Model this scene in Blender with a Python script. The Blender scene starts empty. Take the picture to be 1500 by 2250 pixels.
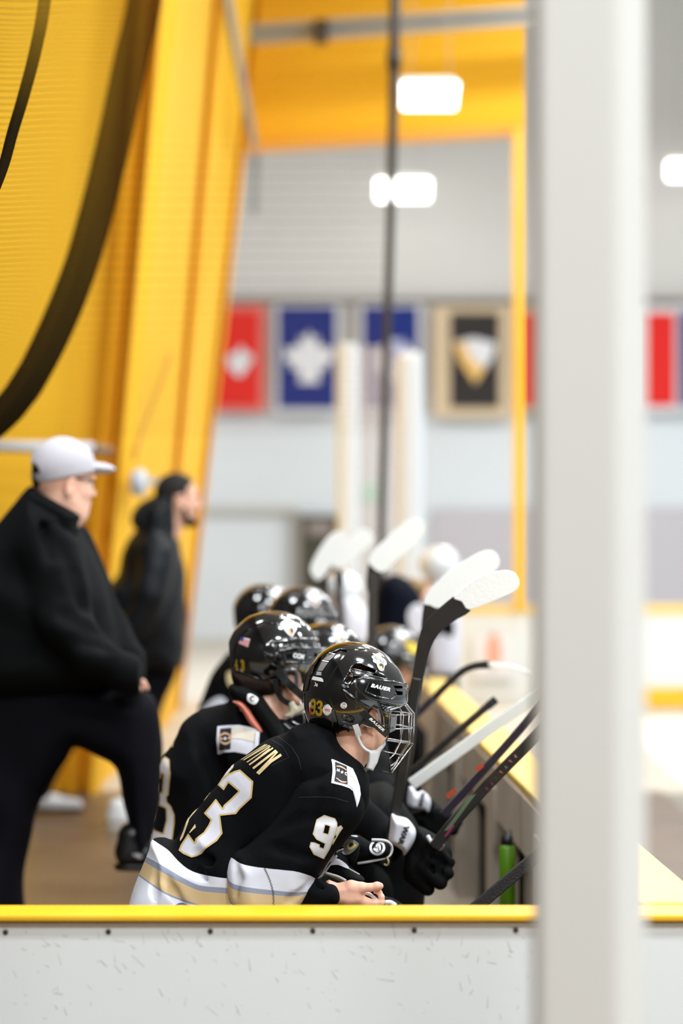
import bpy, bmesh, math, random
import numpy as np
from mathutils import Vector, Matrix
from mathutils.bvhtree import BVHTree

# ------------------------------------------------------------------ camera, world, light, exposure
S = bpy.context.scene
COL = S.collection
F, CX, CY, H = 5312.5, 750.0, 1125.0, 1.57       # focal length in photo pixels, centre, eye height
cd = bpy.data.cameras.new('camera'); cam = bpy.data.objects.new('camera', cd); COL.objects.link(cam)
cam.location = (0, 0, H); cam.rotation_euler = (math.pi / 2, 0, 0)
cd.sensor_fit = 'VERTICAL'; cd.sensor_height = 36; cd.sensor_width = 24; cd.lens = 85
cd.clip_start = 0.05; cd.clip_end = 200
cd.dof.use_dof = True; cd.dof.focus_distance = 5.47; cd.dof.aperture_fstop = 1.75
S.camera = cam
S.view_settings.view_transform = 'Standard'; S.view_settings.look = 'None'
S.view_settings.gamma = 1; S.view_settings.use_curve_mapping = False
S.view_settings.exposure = 0.22
S.cycles.use_denoising = True
S.cycles.max_bounces = 6; S.cycles.transparent_max_bounces = 16
S.cycles.caustics_reflective = False; S.cycles.caustics_refractive = False
W = bpy.data.worlds.new('world'); S.world = W; W.use_nodes = True
W.node_tree.nodes['Background'].inputs[0].default_value = (0.86, 0.93, 1.0, 1)
W.node_tree.nodes['Background'].inputs[1].default_value = 0.75

def ceiling_and_fill_light(x, y, z, sx, sy, power, tilt=0.0):  # overhead hall lighting, plus unseen fill lights added for brightness
    l = bpy.data.lights.new('ceiling_and_fill_light', 'AREA'); l.shape = 'RECTANGLE'; l.size = sx; l.size_y = sy
    l.energy = power; l.color = (0.93, 0.97, 1.0)
    o = bpy.data.objects.new('ceiling_and_fill_light', l); COL.objects.link(o)
    o.location = (x, y, z); o.rotation_euler = (0, tilt, 0)
for (x, y, w) in [(0.5, -2.8, 240), (3.2, -2.4, 220), (-2.2, -1.8, 200), (1.2, 1.6, 130), (3.4, 1.0, 140), (-2.3, 7.3, 150), (1.2, 5.2, 105), (3.2, 4.6, 125), (5.6, 6.5, 140), (1.4, 9.4, 95), (3.6, 9.5, 120), (1.8, 13.0, 100), (4.2, 14.5, 160),  # those behind the camera and the leftmost mid-hall one are added fill
                  (2.0, 18.0, 70), (6.5, 19.0, 130), (3.0, 23.0, 150), (0.4, 22.6, 150), (-2.0, 22.5, 130), (6.0, 23.5, 150)]:  # extra far-end lights added to brighten the end wall
    ceiling_and_fill_light(x, y, 6.3, 0.9, 0.5, w)

# ------------------------------------------------------------------ helpers
def P(px, py, D): return Vector(((px - CX) * D / F, D, H - (py - CY) * D / F))
def C(x0, y0, k, pts): return [(x0 + x / k, y0 + y / k) for x, y in pts]
def lin(c): return tuple(((v / 255) / 12.92 if v <= 10 else (((v / 255) + 0.055) / 1.055) ** 2.4) for v in c)

def tag(o, label=None, cat=None, group=None, kind=None):
    if label: o['label'] = label
    if cat: o['category'] = cat
    if group: o['group'] = group
    if kind: o['kind'] = kind
    return o
def empty(name, loc, label, cat, group=None):
    o = bpy.data.objects.new(name, None); COL.objects.link(o); o.location = loc; o.empty_display_size = 0.1
    return tag(o, label, cat, group)
def put(o, parent):
    COL.objects.link(o)
    if parent is not None:
        o.parent = parent
        o.matrix_parent_inverse = Matrix.Translation(-parent.location) if parent.type == 'EMPTY' else Matrix.Identity(4)
    return o
def mesh_obj(name, verts, faces, mat, parent=None, smooth=True, attrs=None, bevel=0):
    me = bpy.data.meshes.new(name)
    v = np.asarray(verts, dtype=np.float32)
    if len(faces) and isinstance(faces, np.ndarray):
        n = faces.shape[1]
        me.vertices.add(len(v)); me.vertices.foreach_set('co', v.ravel())
        me.loops.add(faces.size); me.loops.foreach_set('vertex_index', faces.astype(np.int32).ravel())
        me.polygons.add(len(faces)); me.polygons.foreach_set('loop_start', np.arange(0, faces.size, n, dtype=np.int32))
        me.update(calc_edges=True)
    else:
        me.from_pydata([tuple(p) for p in v.tolist()], [], [tuple(f) for f in faces]); me.update()
    me.polygons.foreach_set('use_smooth', [smooth] * len(me.polygons))
    if attrs:
        for k, a in attrs.items():
            at = me.attributes.new(k, 'FLOAT', 'POINT'); at.data.foreach_set('value', np.asarray(a, dtype=np.float32))
    for m in (mat if isinstance(mat, (list, tuple)) else [mat]): me.materials.append(m)
    o = bpy.data.objects.new(name, me); put(o, parent)
    if bevel:
        b = o.modifiers.new('bevel', 'BEVEL'); b.width = bevel; b.segments = 3; b.limit_method = 'ANGLE'
    return o

class MB:
    """collects boxes, tubes and slabs into one mesh"""
    def __init__(s): s.v = []; s.f = []
    def poly(s, vs, fs):
        n = len(s.v); s.v += [tuple(p) for p in vs]; s.f += [tuple(i + n for i in f) for f in fs]; return s
    def box(s, c, d, M=None):
        x, y, z = d[0] / 2, d[1] / 2, d[2] / 2
        vs = [Vector((i * x, j * y, k * z)) for i in (-1, 1) for j in (-1, 1) for k in (-1, 1)]
        if M is not None: vs = [M @ p for p in vs]
        vs = [p + Vector(c) for p in vs]
        return s.poly(vs, [(0, 1, 3, 2), (4, 6, 7, 5), (0, 4, 5, 1), (2, 3, 7, 6), (0, 2, 6, 4), (1, 5, 7, 3)])
    def tube(s, pts, r, n=8, cap=True, flat=None):
        """tube along pts; r number or list; flat = (width, thickness, up) for a strap section"""
        pts = [Vector(p) for p in pts]; m = len(pts)
        rs = r if isinstance(r, (list, tuple)) else [r] * m
        rings = []; up = Vector(flat[2]) if flat else Vector((0.13, 0.31, 0.94))
        for i, p in enumerate(pts):
            t = (pts[min(i + 1, m - 1)] - pts[max(i - 1, 0)]).normalized()
            a = t.cross(up)
            if a.length < 1e-4: a = t.cross(Vector((1, 0, 0)))
            a.normalize(); b = a.cross(t).normalized()
            if flat:
                w, th = flat[0] / 2 * rs[i], flat[1] / 2
                if n == 4: ring = [p + a * w + b * th, p - a * w + b * th, p - a * w - b * th, p + a * w - b * th]
                else: ring = [p + a * w * math.cos(k * 2 * math.pi / n) + b * th * math.sin(k * 2 * math.pi / n) for k in range(n)]
            else:
                ring = [p + a * rs[i] * math.cos(k * 2 * math.pi / n) + b * rs[i] * math.sin(k * 2 * math.pi / n) for k in range(n)]
            rings.append(ring)
        vs = [q for g in rings for q in g]; fs = []
        for i in range(m - 1):
            for k in range(n):
                k2 = (k + 1) % n; fs.append((i * n + k, i * n + k2, (i + 1) * n + k2, (i + 1) * n + k))
        if cap: fs += [tuple(range(n))[::-1], tuple(range((m - 1) * n, m * n))]
        return s.poly(vs, fs)
    def prism(s, poly, axis_vec):
        """closed polygon of 3D points pushed along axis_vec"""
        n = len(poly); a = Vector(axis_vec)
        vs = [Vector(p) for p in poly] + [Vector(p) + a for p in poly]
        fs = [tuple(range(n))[::-1], tuple(range(n, 2 * n))] + [(i, (i + 1) % n, n + (i + 1) % n, n + i) for i in range(n)]
        return s.poly(vs, fs)
    def build(s, name, mat, parent=None, smooth=False, bevel=0):
        return mesh_obj(name, s.v, s.f, mat, parent, smooth, None, bevel)
def spline(pts, n=6):
    """Catmull-Rom through 2D/3D points"""
    pts = [Vector(p) for p in pts]; out = []
    for i in range(len(pts) - 1):
        p0, p1, p2, p3 = pts[max(i - 1, 0)], pts[i], pts[i + 1], pts[min(i + 2, len(pts) - 1)]
        for k in range(n):
            t = k / n
            out.append(0.5 * ((2 * p1) + (p2 - p0) * t + (2 * p0 - 5 * p1 + 4 * p2 - p3) * t * t + (3 * p1 - p0 - 3 * p2 + p3) * t ** 3))
    out.append(pts[-1]); return out
def cspline(pts, n=4):
    """closed Catmull-Rom for 2D outlines"""
    m = len(pts); out = []
    for i in range(m):
        p0, p1, p2, p3 = [Vector(pts[(i + j) % m]) for j in (-1, 0, 1, 2)]
        for k in range(n):
            t = k / n
            q = 0.5 * ((2 * p1) + (p2 - p0) * t + (2 * p0 - 5 * p1 + 4 * p2 - p3) * t * t + (3 * p1 - p0 - 3 * p2 + p3) * t ** 3)
            out.append((q.x, q.y))
    return out

# ------------------------------------------------------------------ materials
def mat(name, rgb, rough=0.6, metal=0.0, coat=0.0, noise=None, bump=None, srgb=True, spec=0.5, emit=None, estr=0, sheen=0, sss=0):
    m = bpy.data.materials.new(name); m.use_nodes = True; nt = m.node_tree; b = nt.nodes['Principled BSDF']
    c = lin(rgb) if srgb else rgb
    b.inputs['Base Color'].default_value = (*c, 1); b.inputs['Roughness'].default_value = rough
    b.inputs['Metallic'].default_value = metal; b.inputs['Coat Weight'].default_value = coat; b.inputs['Coat Roughness'].default_value = 0.04
    b.inputs['Specular IOR Level'].default_value = spec
    if sheen: b.inputs['Sheen Weight'].default_value = sheen
    if sss:
        b.inputs['Subsurface Weight'].default_value = sss; b.inputs['Subsurface Radius'].default_value = (1, 0.35, 0.2); b.inputs['Subsurface Scale'].default_value = 0.008
    if emit: b.inputs['Emission Color'].default_value = (*emit, 1); b.inputs['Emission Strength'].default_value = estr
    tc = nt.nodes.new('ShaderNodeTexCoord')
    if noise:       # (scale, amount, second rgb)
        n = nt.nodes.new('ShaderNodeTexNoise'); n.inputs['Scale'].default_value = noise[0]; n.inputs['Detail'].default_value = 5
        nt.links.new(tc.outputs['Object'], n.inputs['Vector'])
        r = nt.nodes.new('ShaderNodeValToRGB'); r.color_ramp.elements[0].position = 0.35; r.color_ramp.elements[1].position = 0.7
        c2 = lin(noise[2]) if srgb else noise[2]
        r.color_ramp.elements[0].color = (*c, 1); r.color_ramp.elements[1].color = (*[a + (b2 - a) * noise[1] for a, b2 in zip(c, c2)], 1)
        nt.links.new(n.outputs['Fac'], r.inputs['Fac']); nt.links.new(r.outputs['Color'], b.inputs['Base Color'])
    if bump:        # (scale, strength, distance, stretch)
        n = nt.nodes.new('ShaderNodeTexNoise'); n.inputs['Scale'].default_value = bump[0]; n.inputs['Detail'].default_value = 3
        mp = nt.nodes.new('ShaderNodeMapping'); mp.inputs['Scale'].default_value = bump[3] if len(bump) > 3 else (1, 1, 1)
        nt.links.new(tc.outputs['Object'], mp.inputs['Vector']); nt.links.new(mp.outputs['Vector'], n.inputs['Vector'])
        bp = nt.nodes.new('ShaderNodeBump'); bp.inputs['Strength'].default_value = bump[1]; bp.inputs['Distance'].default_value = bump[2]
        nt.links.new(n.outputs['Fac'], bp.inputs['Height']); nt.links.new(bp.outputs['Normal'], b.inputs['Normal'])
    return m
def band_mat(name, attr, stops, rough=0.8, base=None, bump=(260, 0.25, 0.0006), spec=0.1):
    """colour by a per-vertex attribute: stops = [(from value, rgb)...] in steps"""
    m = mat(name, stops[0][1], rough, bump=bump, spec=spec); nt = m.node_tree; b = nt.nodes['Principled BSDF']
    a = nt.nodes.new('ShaderNodeAttribute'); a.attribute_name = attr
    lo, hi = stops[0][0], stops[-1][0] + 1.0
    mr = nt.nodes.new('ShaderNodeMapRange'); mr.inputs['From Min'].default_value = lo; mr.inputs['From Max'].default_value = hi
    nt.links.new(a.outputs['Fac'], mr.inputs['Value'])
    r = nt.nodes.new('ShaderNodeValToRGB'); r.color_ramp.interpolation = 'CONSTANT'
    els = r.color_ramp.elements
    while len(els) < len(stops): els.new(0.5)
    for e, (v, c) in zip(els, stops): e.position = (v - lo) / (hi - lo); e.color = (*lin(c), 1)
    nt.links.new(mr.outputs['Result'], r.inputs['Fac']); nt.links.new(r.outputs['Color'], b.inputs['Base Color'])
    return m

# ------------------------------------------------------------------ signed distance modelling
def polysd(poly, U, V):
    """signed distance (negative inside) to one polygon or a list of polygons (even-odd)"""
    polys = poly if isinstance(poly[0][0], (list, tuple)) else [poly]
    d = np.full(U.shape, 1e9, np.float32); ins = np.zeros(U.shape, bool)
    for q in polys:
        n = len(q)
        for i in range(n):
            ax, ay = q[i]; bx, by = q[(i + 1) % n]
            ex, ey = bx - ax, by - ay; L = ex * ex + ey * ey
            if L < 1e-12: continue
            wx, wy = U - ax, V - ay
            t = np.clip((wx * ex + wy * ey) / L, 0, 1)
            d = np.minimum(d, (wx - ex * t) ** 2 + (wy - ey * t) ** 2)
            if ay != by:
                c = ((ay <= V) & (V < by)) | ((by <= V) & (V < ay))
                ins ^= c & (U < ax + (V - ay) / (by - ay) * ex)
    d = np.sqrt(d)
    return np.where(ins, -d, d).astype(np.float32)

class Field:
    def __init__(s, lo, hi, h):
        s.lo = np.array(lo, float); s.h = h
        s.n = [int(math.ceil((b - a) / h)) + 1 for a, b in zip(lo, hi)]
        s.ax = [s.lo[i] + h * np.arange(s.n[i]) for i in range(3)]
        s.ax = [a.astype(np.float32) for a in s.ax]
        s.d = np.full(s.n, 0.2, np.float32)
    def sub(s, lo, hi):
        i0 = [max(0, min(s.n[k] - 1, int((lo[k] - s.lo[k]) / s.h) - 1)) for k in range(3)]
        i1 = [max(i0[k] + 1, min(s.n[k], int((hi[k] - s.lo[k]) / s.h) + 2)) for k in range(3)]
        sl = tuple(slice(a, b) for a, b in zip(i0, i1))
        return sl, s.ax[0][sl[0]][:, None, None], s.ax[1][sl[1]][None, :, None], s.ax[2][sl[2]][None, None, :]
    def comb(s, sl, v, k, op):
        a = s.d[sl]
        if op == 'add':
            r = np.minimum(a, v)
            if k > 0: hh = np.maximum(k - np.abs(a - v), 0); r = r - hh * hh / (4 * k)
        elif op == 'sub':
            v = -v; r = np.maximum(a, v)
            if k > 0: hh = np.maximum(k - np.abs(a - v), 0); r = r + hh * hh / (4 * k)
        elif op == 'int':
            r = np.maximum(a, v)
            if k > 0: hh = np.maximum(k - np.abs(a - v), 0); r = r + hh * hh / (4 * k)
        s.d[sl] = r
    def cone(s, a, b, ra, rb=None, k=0.01, op='add', flat=1.0):
        rb = ra if rb is None else rb
        a = np.array(a, float); b = np.array(b, float); m = max(ra, rb) + k + 0.02
        sl, X, Y, Z = s.sub(np.minimum(a, b) - m, np.maximum(a, b) + m)
        e = b - a; L = float(e @ e) + 1e-12
        t = np.clip(((X - a[0]) * e[0] + (Y - a[1]) * e[1] + (Z - a[2]) * e[2]) / L, 0, 1)
        d = np.sqrt((X - a[0] - e[0] * t) ** 2 + ((Y - a[1] - e[1] * t) / flat) ** 2 + (Z - a[2] - e[2] * t) ** 2) - (ra + (rb - ra) * t)
        s.comb(sl, d.astype(np.float32), k, op); return s
    def chain(s, pts, rs, k=0.008, op='add', flat=1.0):
        for i in range(len(pts) - 1): s.cone(pts[i], pts[i + 1], rs[i], rs[i + 1], k, op, flat)
        return s
    def ell(s, c, r, k=0.01, op='add', M=None):
        c = np.array(c, float); r = np.array(r, float); m = max(r) + k + 0.02
        sl, X, Y, Z = s.sub(c - m, c + m)
        X, Y, Z = X - c[0], Y - c[1], Z - c[2]
        if M is not None:
            I = np.array(M.inverted().to_3x3() if hasattr(M, 'inverted') else np.linalg.inv(M))
            X, Y, Z = (I[0, 0] * X + I[0, 1] * Y + I[0, 2] * Z), (I[1, 0] * X + I[1, 1] * Y + I[1, 2] * Z), (I[2, 0] * X + I[2, 1] * Y + I[2, 2] * Z)
        k0 = np.sqrt((X / r[0]) ** 2 + (Y / r[1]) ** 2 + (Z / r[2]) ** 2)
        k1 = np.sqrt((X / r[0] ** 2) ** 2 + (Y / r[1] ** 2) ** 2 + (Z / r[2] ** 2) ** 2) + 1e-9
        s.comb(sl, (k0 * (k0 - 1) / k1).astype(np.float32), k, op); return s
    def puff(s, poly, D, R, T, k=0.01, op='add', tilt=0.0, smooth=True):
        """outline (photo pixels) standing in the plane at depth D, rounded by R at its rim, half thickness T; tilt = depth per metre of x"""
        w = [((x - CX) * D / F, H - (y - CY) * D / F) for x, y in (cspline(poly, 3) if smooth else poly)]
        xs = [p[0] for p in w]; zs = [p[1] for p in w]; m = k + 0.03
        tl = abs(tilt) * (max(xs) - min(xs)); x0 = (max(xs) + min(xs)) / 2
        sl, X, Y, Z = s.sub((min(xs) - m, D - T - m - tl, min(zs) - m), (max(xs) + m, D + T + m + tl, max(zs) + m))
        U, V = np.meshgrid(X[:, 0, 0], Z[0, 0, :], indexing='ij')
        sd = polysd(w, U, V)[:, None, :]
        yc = Y - D - tilt * (X - x0)
        d = np.sqrt(np.maximum(R + sd, 0) ** 2 + (yc * R / T) ** 2) - R
        d = np.maximum(d, np.where(sd > 0, sd, -1)) 
        s.comb(sl, d.astype(np.float32), k, op); return s
    def panel(s, base, poly, D, h, k=0.002, near=True, soft=0.0):
        """raise (h>0) or sink (h<0) the area of base inside an outline, on the near side of depth D"""
        w = [((x - CX) * D / F, H - (y - CY) * D / F) for x, y in poly]
        U, V = np.meshgrid(s.ax[0], s.ax[2], indexing='ij')
        sd = polysd(w, U, V)[:, None, :] + soft
        side = (s.ax[1] - D)[None, :, None] if near else -9.0
        v = np.maximum(np.maximum(base - h, sd), side) if h > 0 else np.maximum(np.maximum(sd, side), -(base - h))
        s.comb((slice(None),) * 3, v.astype(np.float32), k, 'add' if h > 0 else 'sub'); return s
    def cut(s, poly, D0, D1, k=0.002, Dm=None, smooth=False):
        """drill an outline through depths D0..D1"""
        Dm = Dm or D0
        w = [((x - CX) * Dm / F, H - (y - CY) * Dm / F) for x, y in (cspline(poly, 3) if smooth else poly)]
        U, V = np.meshgrid(s.ax[0], s.ax[2], indexing='ij')
        sd = polysd(w, U, V)[:, None, :]
        Y = s.ax[1][None, :, None]
        v = np.maximum(sd, np.maximum(D0 - Y, Y - D1))
        s.comb((slice(None),) * 3, v.astype(np.float32), k, 'sub'); return s
    def wobble(s, amp, fx, seed=0, stretch=(1, 1, 1)):
        rs = np.random.RandomState(seed); X, Y, Z = s.ax[0][:, None, None], s.ax[1][None, :, None], s.ax[2][None, None, :]
        v = 0
        for i in range(4):
            q = rs.normal(size=3) * np.array(stretch); q = q / np.linalg.norm(q) * fx * (0.7 + 0.6 * rs.rand()); ph = rs.rand() * 6.28
            q2 = rs.normal(size=3); q2 = q2 / np.linalg.norm(q2) * fx * 0.5
            v = v + np.sin(q[0] * X + q[1] * Y + q[2] * Z + ph + 1.3 * np.sin(q2[0] * X + q2[1] * Y + q2[2] * Z))
        s.d += (amp / 2 * v).astype(np.float32); return s
    def sample(s, p):
        q = (p - s.lo) / s.h; q = np.clip(q, 0, np.array(s.n) - 1.001); i = q.astype(int); f = q - i
        r = 0
        for a in (0, 1):
            for b in (0, 1):
                for c in (0, 1):
                    w = (f[:, 0] if a else 1 - f[:, 0]) * (f[:, 1] if b else 1 - f[:, 1]) * (f[:, 2] if c else 1 - f[:, 2])
                    r = r + w * s.d[i[:, 0] + a, i[:, 1] + b, i[:, 2] + c]
        return r
    def mesh(s, smooth=2):
        d = s.d; n = d.shape
        d[0], d[-1] = 0.1, 0.1; d[:, 0], d[:, -1] = 0.1, 0.1; d[:, :, 0], d[:, :, -1] = 0.1, 0.1
        ins = d < 0
        c = sum(ins[a:n[0] - 1 + a, b:n[1] - 1 + b, e:n[2] - 1 + e].astype(np.int8) for a in (0, 1) for b in (0, 1) for e in (0, 1))
        act = np.argwhere((c > 0) & (c < 8)); del c
        idx = np.full((n[0] - 1, n[1] - 1, n[2] - 1), -1, np.int32); idx[tuple(act.T)] = np.arange(len(act))
        corners = [(a, b, e) for a in (0, 1) for b in (0, 1) for e in (0, 1)]
        val = {q: d[act[:, 0] + q[0], act[:, 1] + q[1], act[:, 2] + q[2]] for q in corners}
        acc = np.zeros((len(act), 3)); cnt = np.zeros(len(act))
        for q in corners:
            for ax in range(3):
                if q[ax]: continue
                r = list(q); r[ax] = 1; r = tuple(r); a, b = val[q], val[r]
                m = (a < 0) != (b < 0); t = np.where(m, a / np.where(m, a - b, 1), 0)
                p = np.tile(np.array(q, float), (len(act), 1)); p[:, ax] = t
                acc[m] += p[m]; cnt[m] += 1
        v = s.lo + s.h * (act + acc / cnt[:, None])
        faces = []
        for ax in range(3):
            o = [a for a in range(3) if a != ax]
            lo = [slice(1, n[0] - 1), slice(1, n[1] - 1), slice(1, n[2] - 1)]; lo[ax] = slice(0, n[ax] - 1); hi = list(lo); hi[ax] = slice(1, n[ax])
            A, B = ins[tuple(lo)], ins[tuple(hi)]
            e = np.argwhere(A != B); off = np.array([1, 1, 1]); off[ax] = 0; e2 = e + off
            flip = A[tuple(e.T)]
            u = np.zeros(3, int); w = np.zeros(3, int); u[o[0]] = 1; w[o[1]] = 1
            g = lambda q: idx[q[:, 0], q[:, 1], q[:, 2]]
            q = np.stack([g(e2 - u - w), g(e2 - w), g(e2), g(e2 - u)], 1)
            if ax == 1: flip = ~flip
            q[~flip] = q[~flip][:, ::-1]
            faces.append(q)
        f = np.concatenate(faces); f = f[(f >= 0).all(1)]
        if smooth:
            ed = np.concatenate([f[:, [0, 1]], f[:, [1, 2]], f[:, [2, 3]], f[:, [3, 0]]])
            for _ in range(smooth):
                a = np.zeros_like(v); k = np.zeros(len(v))
                for j in range(3): a[:, j] = np.bincount(ed[:, 0], v[ed[:, 1], j], len(v)) + np.bincount(ed[:, 1], v[ed[:, 0], j], len(v))
                k = np.bincount(ed[:, 0], minlength=len(v)) + np.bincount(ed[:, 1], minlength=len(v))
                v = 0.4 * v + 0.6 * a / k[:, None]
                e = s.h * 0.5; g = np.stack([s.sample(v + np.eye(3)[j] * e) - s.sample(v - np.eye(3)[j] * e) for j in range(3)], 1) / (2 * e)
                gl = (g * g).sum(1) + 0.05; st = (s.sample(v) / gl)[:, None] * g
                v = v - np.clip(st, -s.h, s.h)
        return v, f
    def obj(s, name, material, parent=None, smooth=2, attrs=None):
        v, f = s.mesh(smooth); at = None
        if attrs: at = {k: fn(v) for k, fn in attrs.items()}
        o = mesh_obj(name, v, f, material, parent, True, at)
        return o
def proj(v): return CX + v[:, 0] * F / v[:, 1], CY + (H - v[:, 2]) * F / v[:, 1]
def join_meshes(name, parts, material, parent=None):
    V = []; Fc = []; n = 0
    for v, f in parts: V.append(v); Fc.append(f + n); n += len(v)
    return mesh_obj(name, np.concatenate(V), np.concatenate(Fc), material, parent)
def bvh(o, verts_world=True):
    me = o.data; return BVHTree.FromPolygons([v.co[:] for v in me.vertices], [p.vertices[:] for p in me.polygons])
CAM = Vector((0, 0, H))
def ray(tree, px, py, off=0.0012, trees=None):
    d = Vector(((px - CX) / F, 1.0, -(py - CY) / F)).normalized()
    best = None
    for t in (tree if isinstance(tree, list) else [tree]):
        h = t.ray_cast(CAM, d)
        if h[0] is not None and (best is None or h[3] < best[3]): best = h
    if best is None: return None
    nrm = best[1] if best[1].dot(d) < 0 else -best[1]
    return best[0] - d * off * 0.6 + nrm * off * 0.5
def decal(name, polys, tree, material, parent, step=1.6, off=0.0014, jump=0.03, union=False):
    """a thin sewn or glued shape lying on a surface: outline (even-odd) cut out of a fine grid laid over the surface"""
    ps = polys if isinstance(polys[0][0], (list, tuple)) else [polys]
    xs = [p[0] for q in ps for p in q]; ys = [p[1] for q in ps for p in q]
    nx = int((max(xs) - min(xs)) / step) + 3; ny = int((max(ys) - min(ys)) / step) + 3
    gx = min(xs) - step + step * np.arange(nx + 1); gy = min(ys) - step + step * np.arange(ny + 1)
    U, V = np.meshgrid(gx, gy, indexing='ij'); D = np.max([-polysd(q, U, V) for q in ps], axis=0) if union else -polysd(ps, U, V)
    vid = {}; vs = []; ds = []
    def vert(x, y, d):
        k = (round(x, 3), round(y, 3))
        if k not in vid:
            p = ray(tree, x, y, off); vid[k] = len(vs); vs.append(p); ds.append(d)
        return vid[k]
    fs = []
    for i in range(nx):
        for j in range(ny):
            c = [(gx[i], gy[j], D[i, j]), (gx[i + 1], gy[j], D[i + 1, j]), (gx[i + 1], gy[j + 1], D[i + 1, j + 1]), (gx[i], gy[j + 1], D[i, j + 1])]
            if max(q[2] for q in c) <= 0: continue
            out = []
            for a in range(4):
                p, q = c[a], c[(a + 1) % 4]
                if p[2] > 0: out.append(p)
                if (p[2] > 0) != (q[2] > 0):
                    t = p[2] / (p[2] - q[2]); out.append((p[0] + (q[0] - p[0]) * t, p[1] + (q[1] - p[1]) * t, 0.0))
            if len(out) >= 3: fs.append([vert(*q) for q in out])
    good = []
    for f in fs:
        f2 = [a for n_, a in enumerate(f) if a != f[n_ - 1]]
        if len(set(f2)) < 3 or any(vs[a] is None for a in f2): continue
        yy = [vs[a].y for a in f2]
        if max(yy) - min(yy) > jump: continue
        good.append(f2)
    par = {}
    def root(x):
        while par.setdefault(x, x) != x: par[x] = par[par[x]]; x = par[x]
        return x
    for f in good:
        for a in f[1:]: par[root(a)] = root(f[0])
    groups = {}
    for f in good: groups.setdefault(root(f[0]), []).append(f)
    out_ = None
    for fs_ in sorted(groups.values(), key=len, reverse=True):
        if out_ is not None and len(fs_) < 12: break
        used = sorted({a for f in fs_ for a in f}); re = {a: i for i, a in enumerate(used)}
        o = mesh_obj(name, [vs[a] for a in used], [[re[a] for a in f] for f in fs_], material, parent, True, {'edge': [ds[a] for a in used]})
        out_ = out_ or o
    return out_
def text_mesh(txt, bold=0.0, shear=0.0, spacing=1.0):
    cu = bpy.data.curves.new('txt', 'FONT'); cu.body = txt; cu.offset = bold; cu.shear = shear; cu.align_x = 'CENTER'; cu.align_y = 'CENTER'; cu.space_character = spacing; cu.resolution_u = 3
    o = bpy.data.objects.new('txt', cu); COL.objects.link(o); bpy.context.view_layer.update()
    me = bpy.data.meshes.new_from_object(o.evaluated_get(bpy.context.evaluated_depsgraph_get()))
    bpy.data.objects.remove(o); bpy.data.curves.remove(cu)
    bm = bmesh.new(); bm.from_mesh(me)
    bmesh.ops.triangulate(bm, faces=bm.faces)
    for _ in range(2):
        L = [e for e in bm.edges if e.calc_length() > 0.22]
        if L: bmesh.ops.subdivide_edges(bm, edges=L, cuts=1); bmesh.ops.triangulate(bm, faces=bm.faces)
    v = np.array([q.co[:2] for q in bm.verts]); f = [[q.index for q in p.verts] for p in bm.faces]
    bm.free(); bpy.data.meshes.remove(me); return v, f
def textdecal(name, txt, cx, cy, ux, uy, vx, vy, tree, material, parent, bold=0.0, off=0.0016, shear=0.0, spacing=1.0):
    """lettering on a surface: (ux,uy) = text x unit, (vx,vy) = text up unit, in photo pixels"""
    v, f = text_mesh(txt, bold, shear, spacing); vs = []
    for a, b in v: vs.append(ray(tree, cx + a * ux + b * vx, cy + a * uy + b * vy, off))
    good = [q for q in f if all(vs[i] is not None for i in q)]
    used = sorted({a for q in good for a in q}); re = {a: i for i, a in enumerate(used)}
    if not used: return None
    return mesh_obj(name, [vs[a] for a in used], [[re[a] for a in q] for q in good], material, parent, False)
def disc(cx, cy, rx, ry=None, n=24, a=0):
    ry = ry or rx
    return [(cx + rx * math.cos(t) * math.cos(a) - ry * math.sin(t) * math.sin(a), cy + rx * math.cos(t) * math.sin(a) + ry * math.sin(t) * math.cos(a)) for t in [k * 2 * math.pi / n for k in range(n)]]
def stroke(a, b, w, w2=None):
    w2 = w2 or w; dx, dy = b[0] - a[0], b[1] - a[1]; L = math.hypot(dx, dy) or 1; nx, ny = -dy / L, dx / L
    return [(a[0] + nx * w / 2, a[1] + ny * w / 2), (b[0] + nx * w2 / 2, b[1] + ny * w2 / 2), (b[0] - nx * w2 / 2, b[1] - ny * w2 / 2), (a[0] - nx * w / 2, a[1] - ny * w / 2)]
# ------------------------------------------------------------------ materials of the place
M = {}
M['yellow'] = mat('yellow_sheeting', (250, 191, 48), 0.65, spec=0.15, noise=(0.7, 0.25, (248, 182, 28)), bump=(60, 0.15, 0.002, (1, 1, 0.05)))
M['cap_yellow'] = mat('yellow_plastic_cap', (250, 190, 22), 0.35, noise=(9, 0.5, (253, 205, 60)))
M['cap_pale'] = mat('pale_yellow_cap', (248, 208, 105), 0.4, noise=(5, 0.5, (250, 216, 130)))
M['board'] = mat('white_board_plastic', (236, 239, 237), 0.38)
M['wall_white'] = mat('painted_white_wall', (224, 229, 232), 0.8, noise=(0.8, 0.4, (212, 215, 216)))
M['wall_grey'] = mat('painted_grey_wall', (222, 219, 215), 0.8, noise=(0.5, 0.4, (212, 209, 205)))
M['post_white'] = mat('white_coated_steel', (220, 227, 234), 0.45)
M['steel'] = mat('galvanised_steel', (168, 168, 165), 0.45, metal=0.3)
M['dark_steel'] = mat('dark_painted_steel', (62, 56, 50), 0.5, metal=0.2)
M['floor'] = mat('brown_rubber_floor', (92, 74, 58), 0.42, noise=(2.2, 0.7, (120, 98, 76)), bump=(90, 0.4, 0.003))
M['dim_wall'] = mat('dim_painted_wall', (70, 66, 62), 0.8)
M['concrete'] = mat('cream_concrete', (202, 194, 180), 0.7, noise=(1.5, 0.6, (184, 175, 160)))
M['ice'] = mat('ice', (232, 238, 240), 0.25, noise=(1.1, 0.5, (222, 230, 234)))
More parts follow.
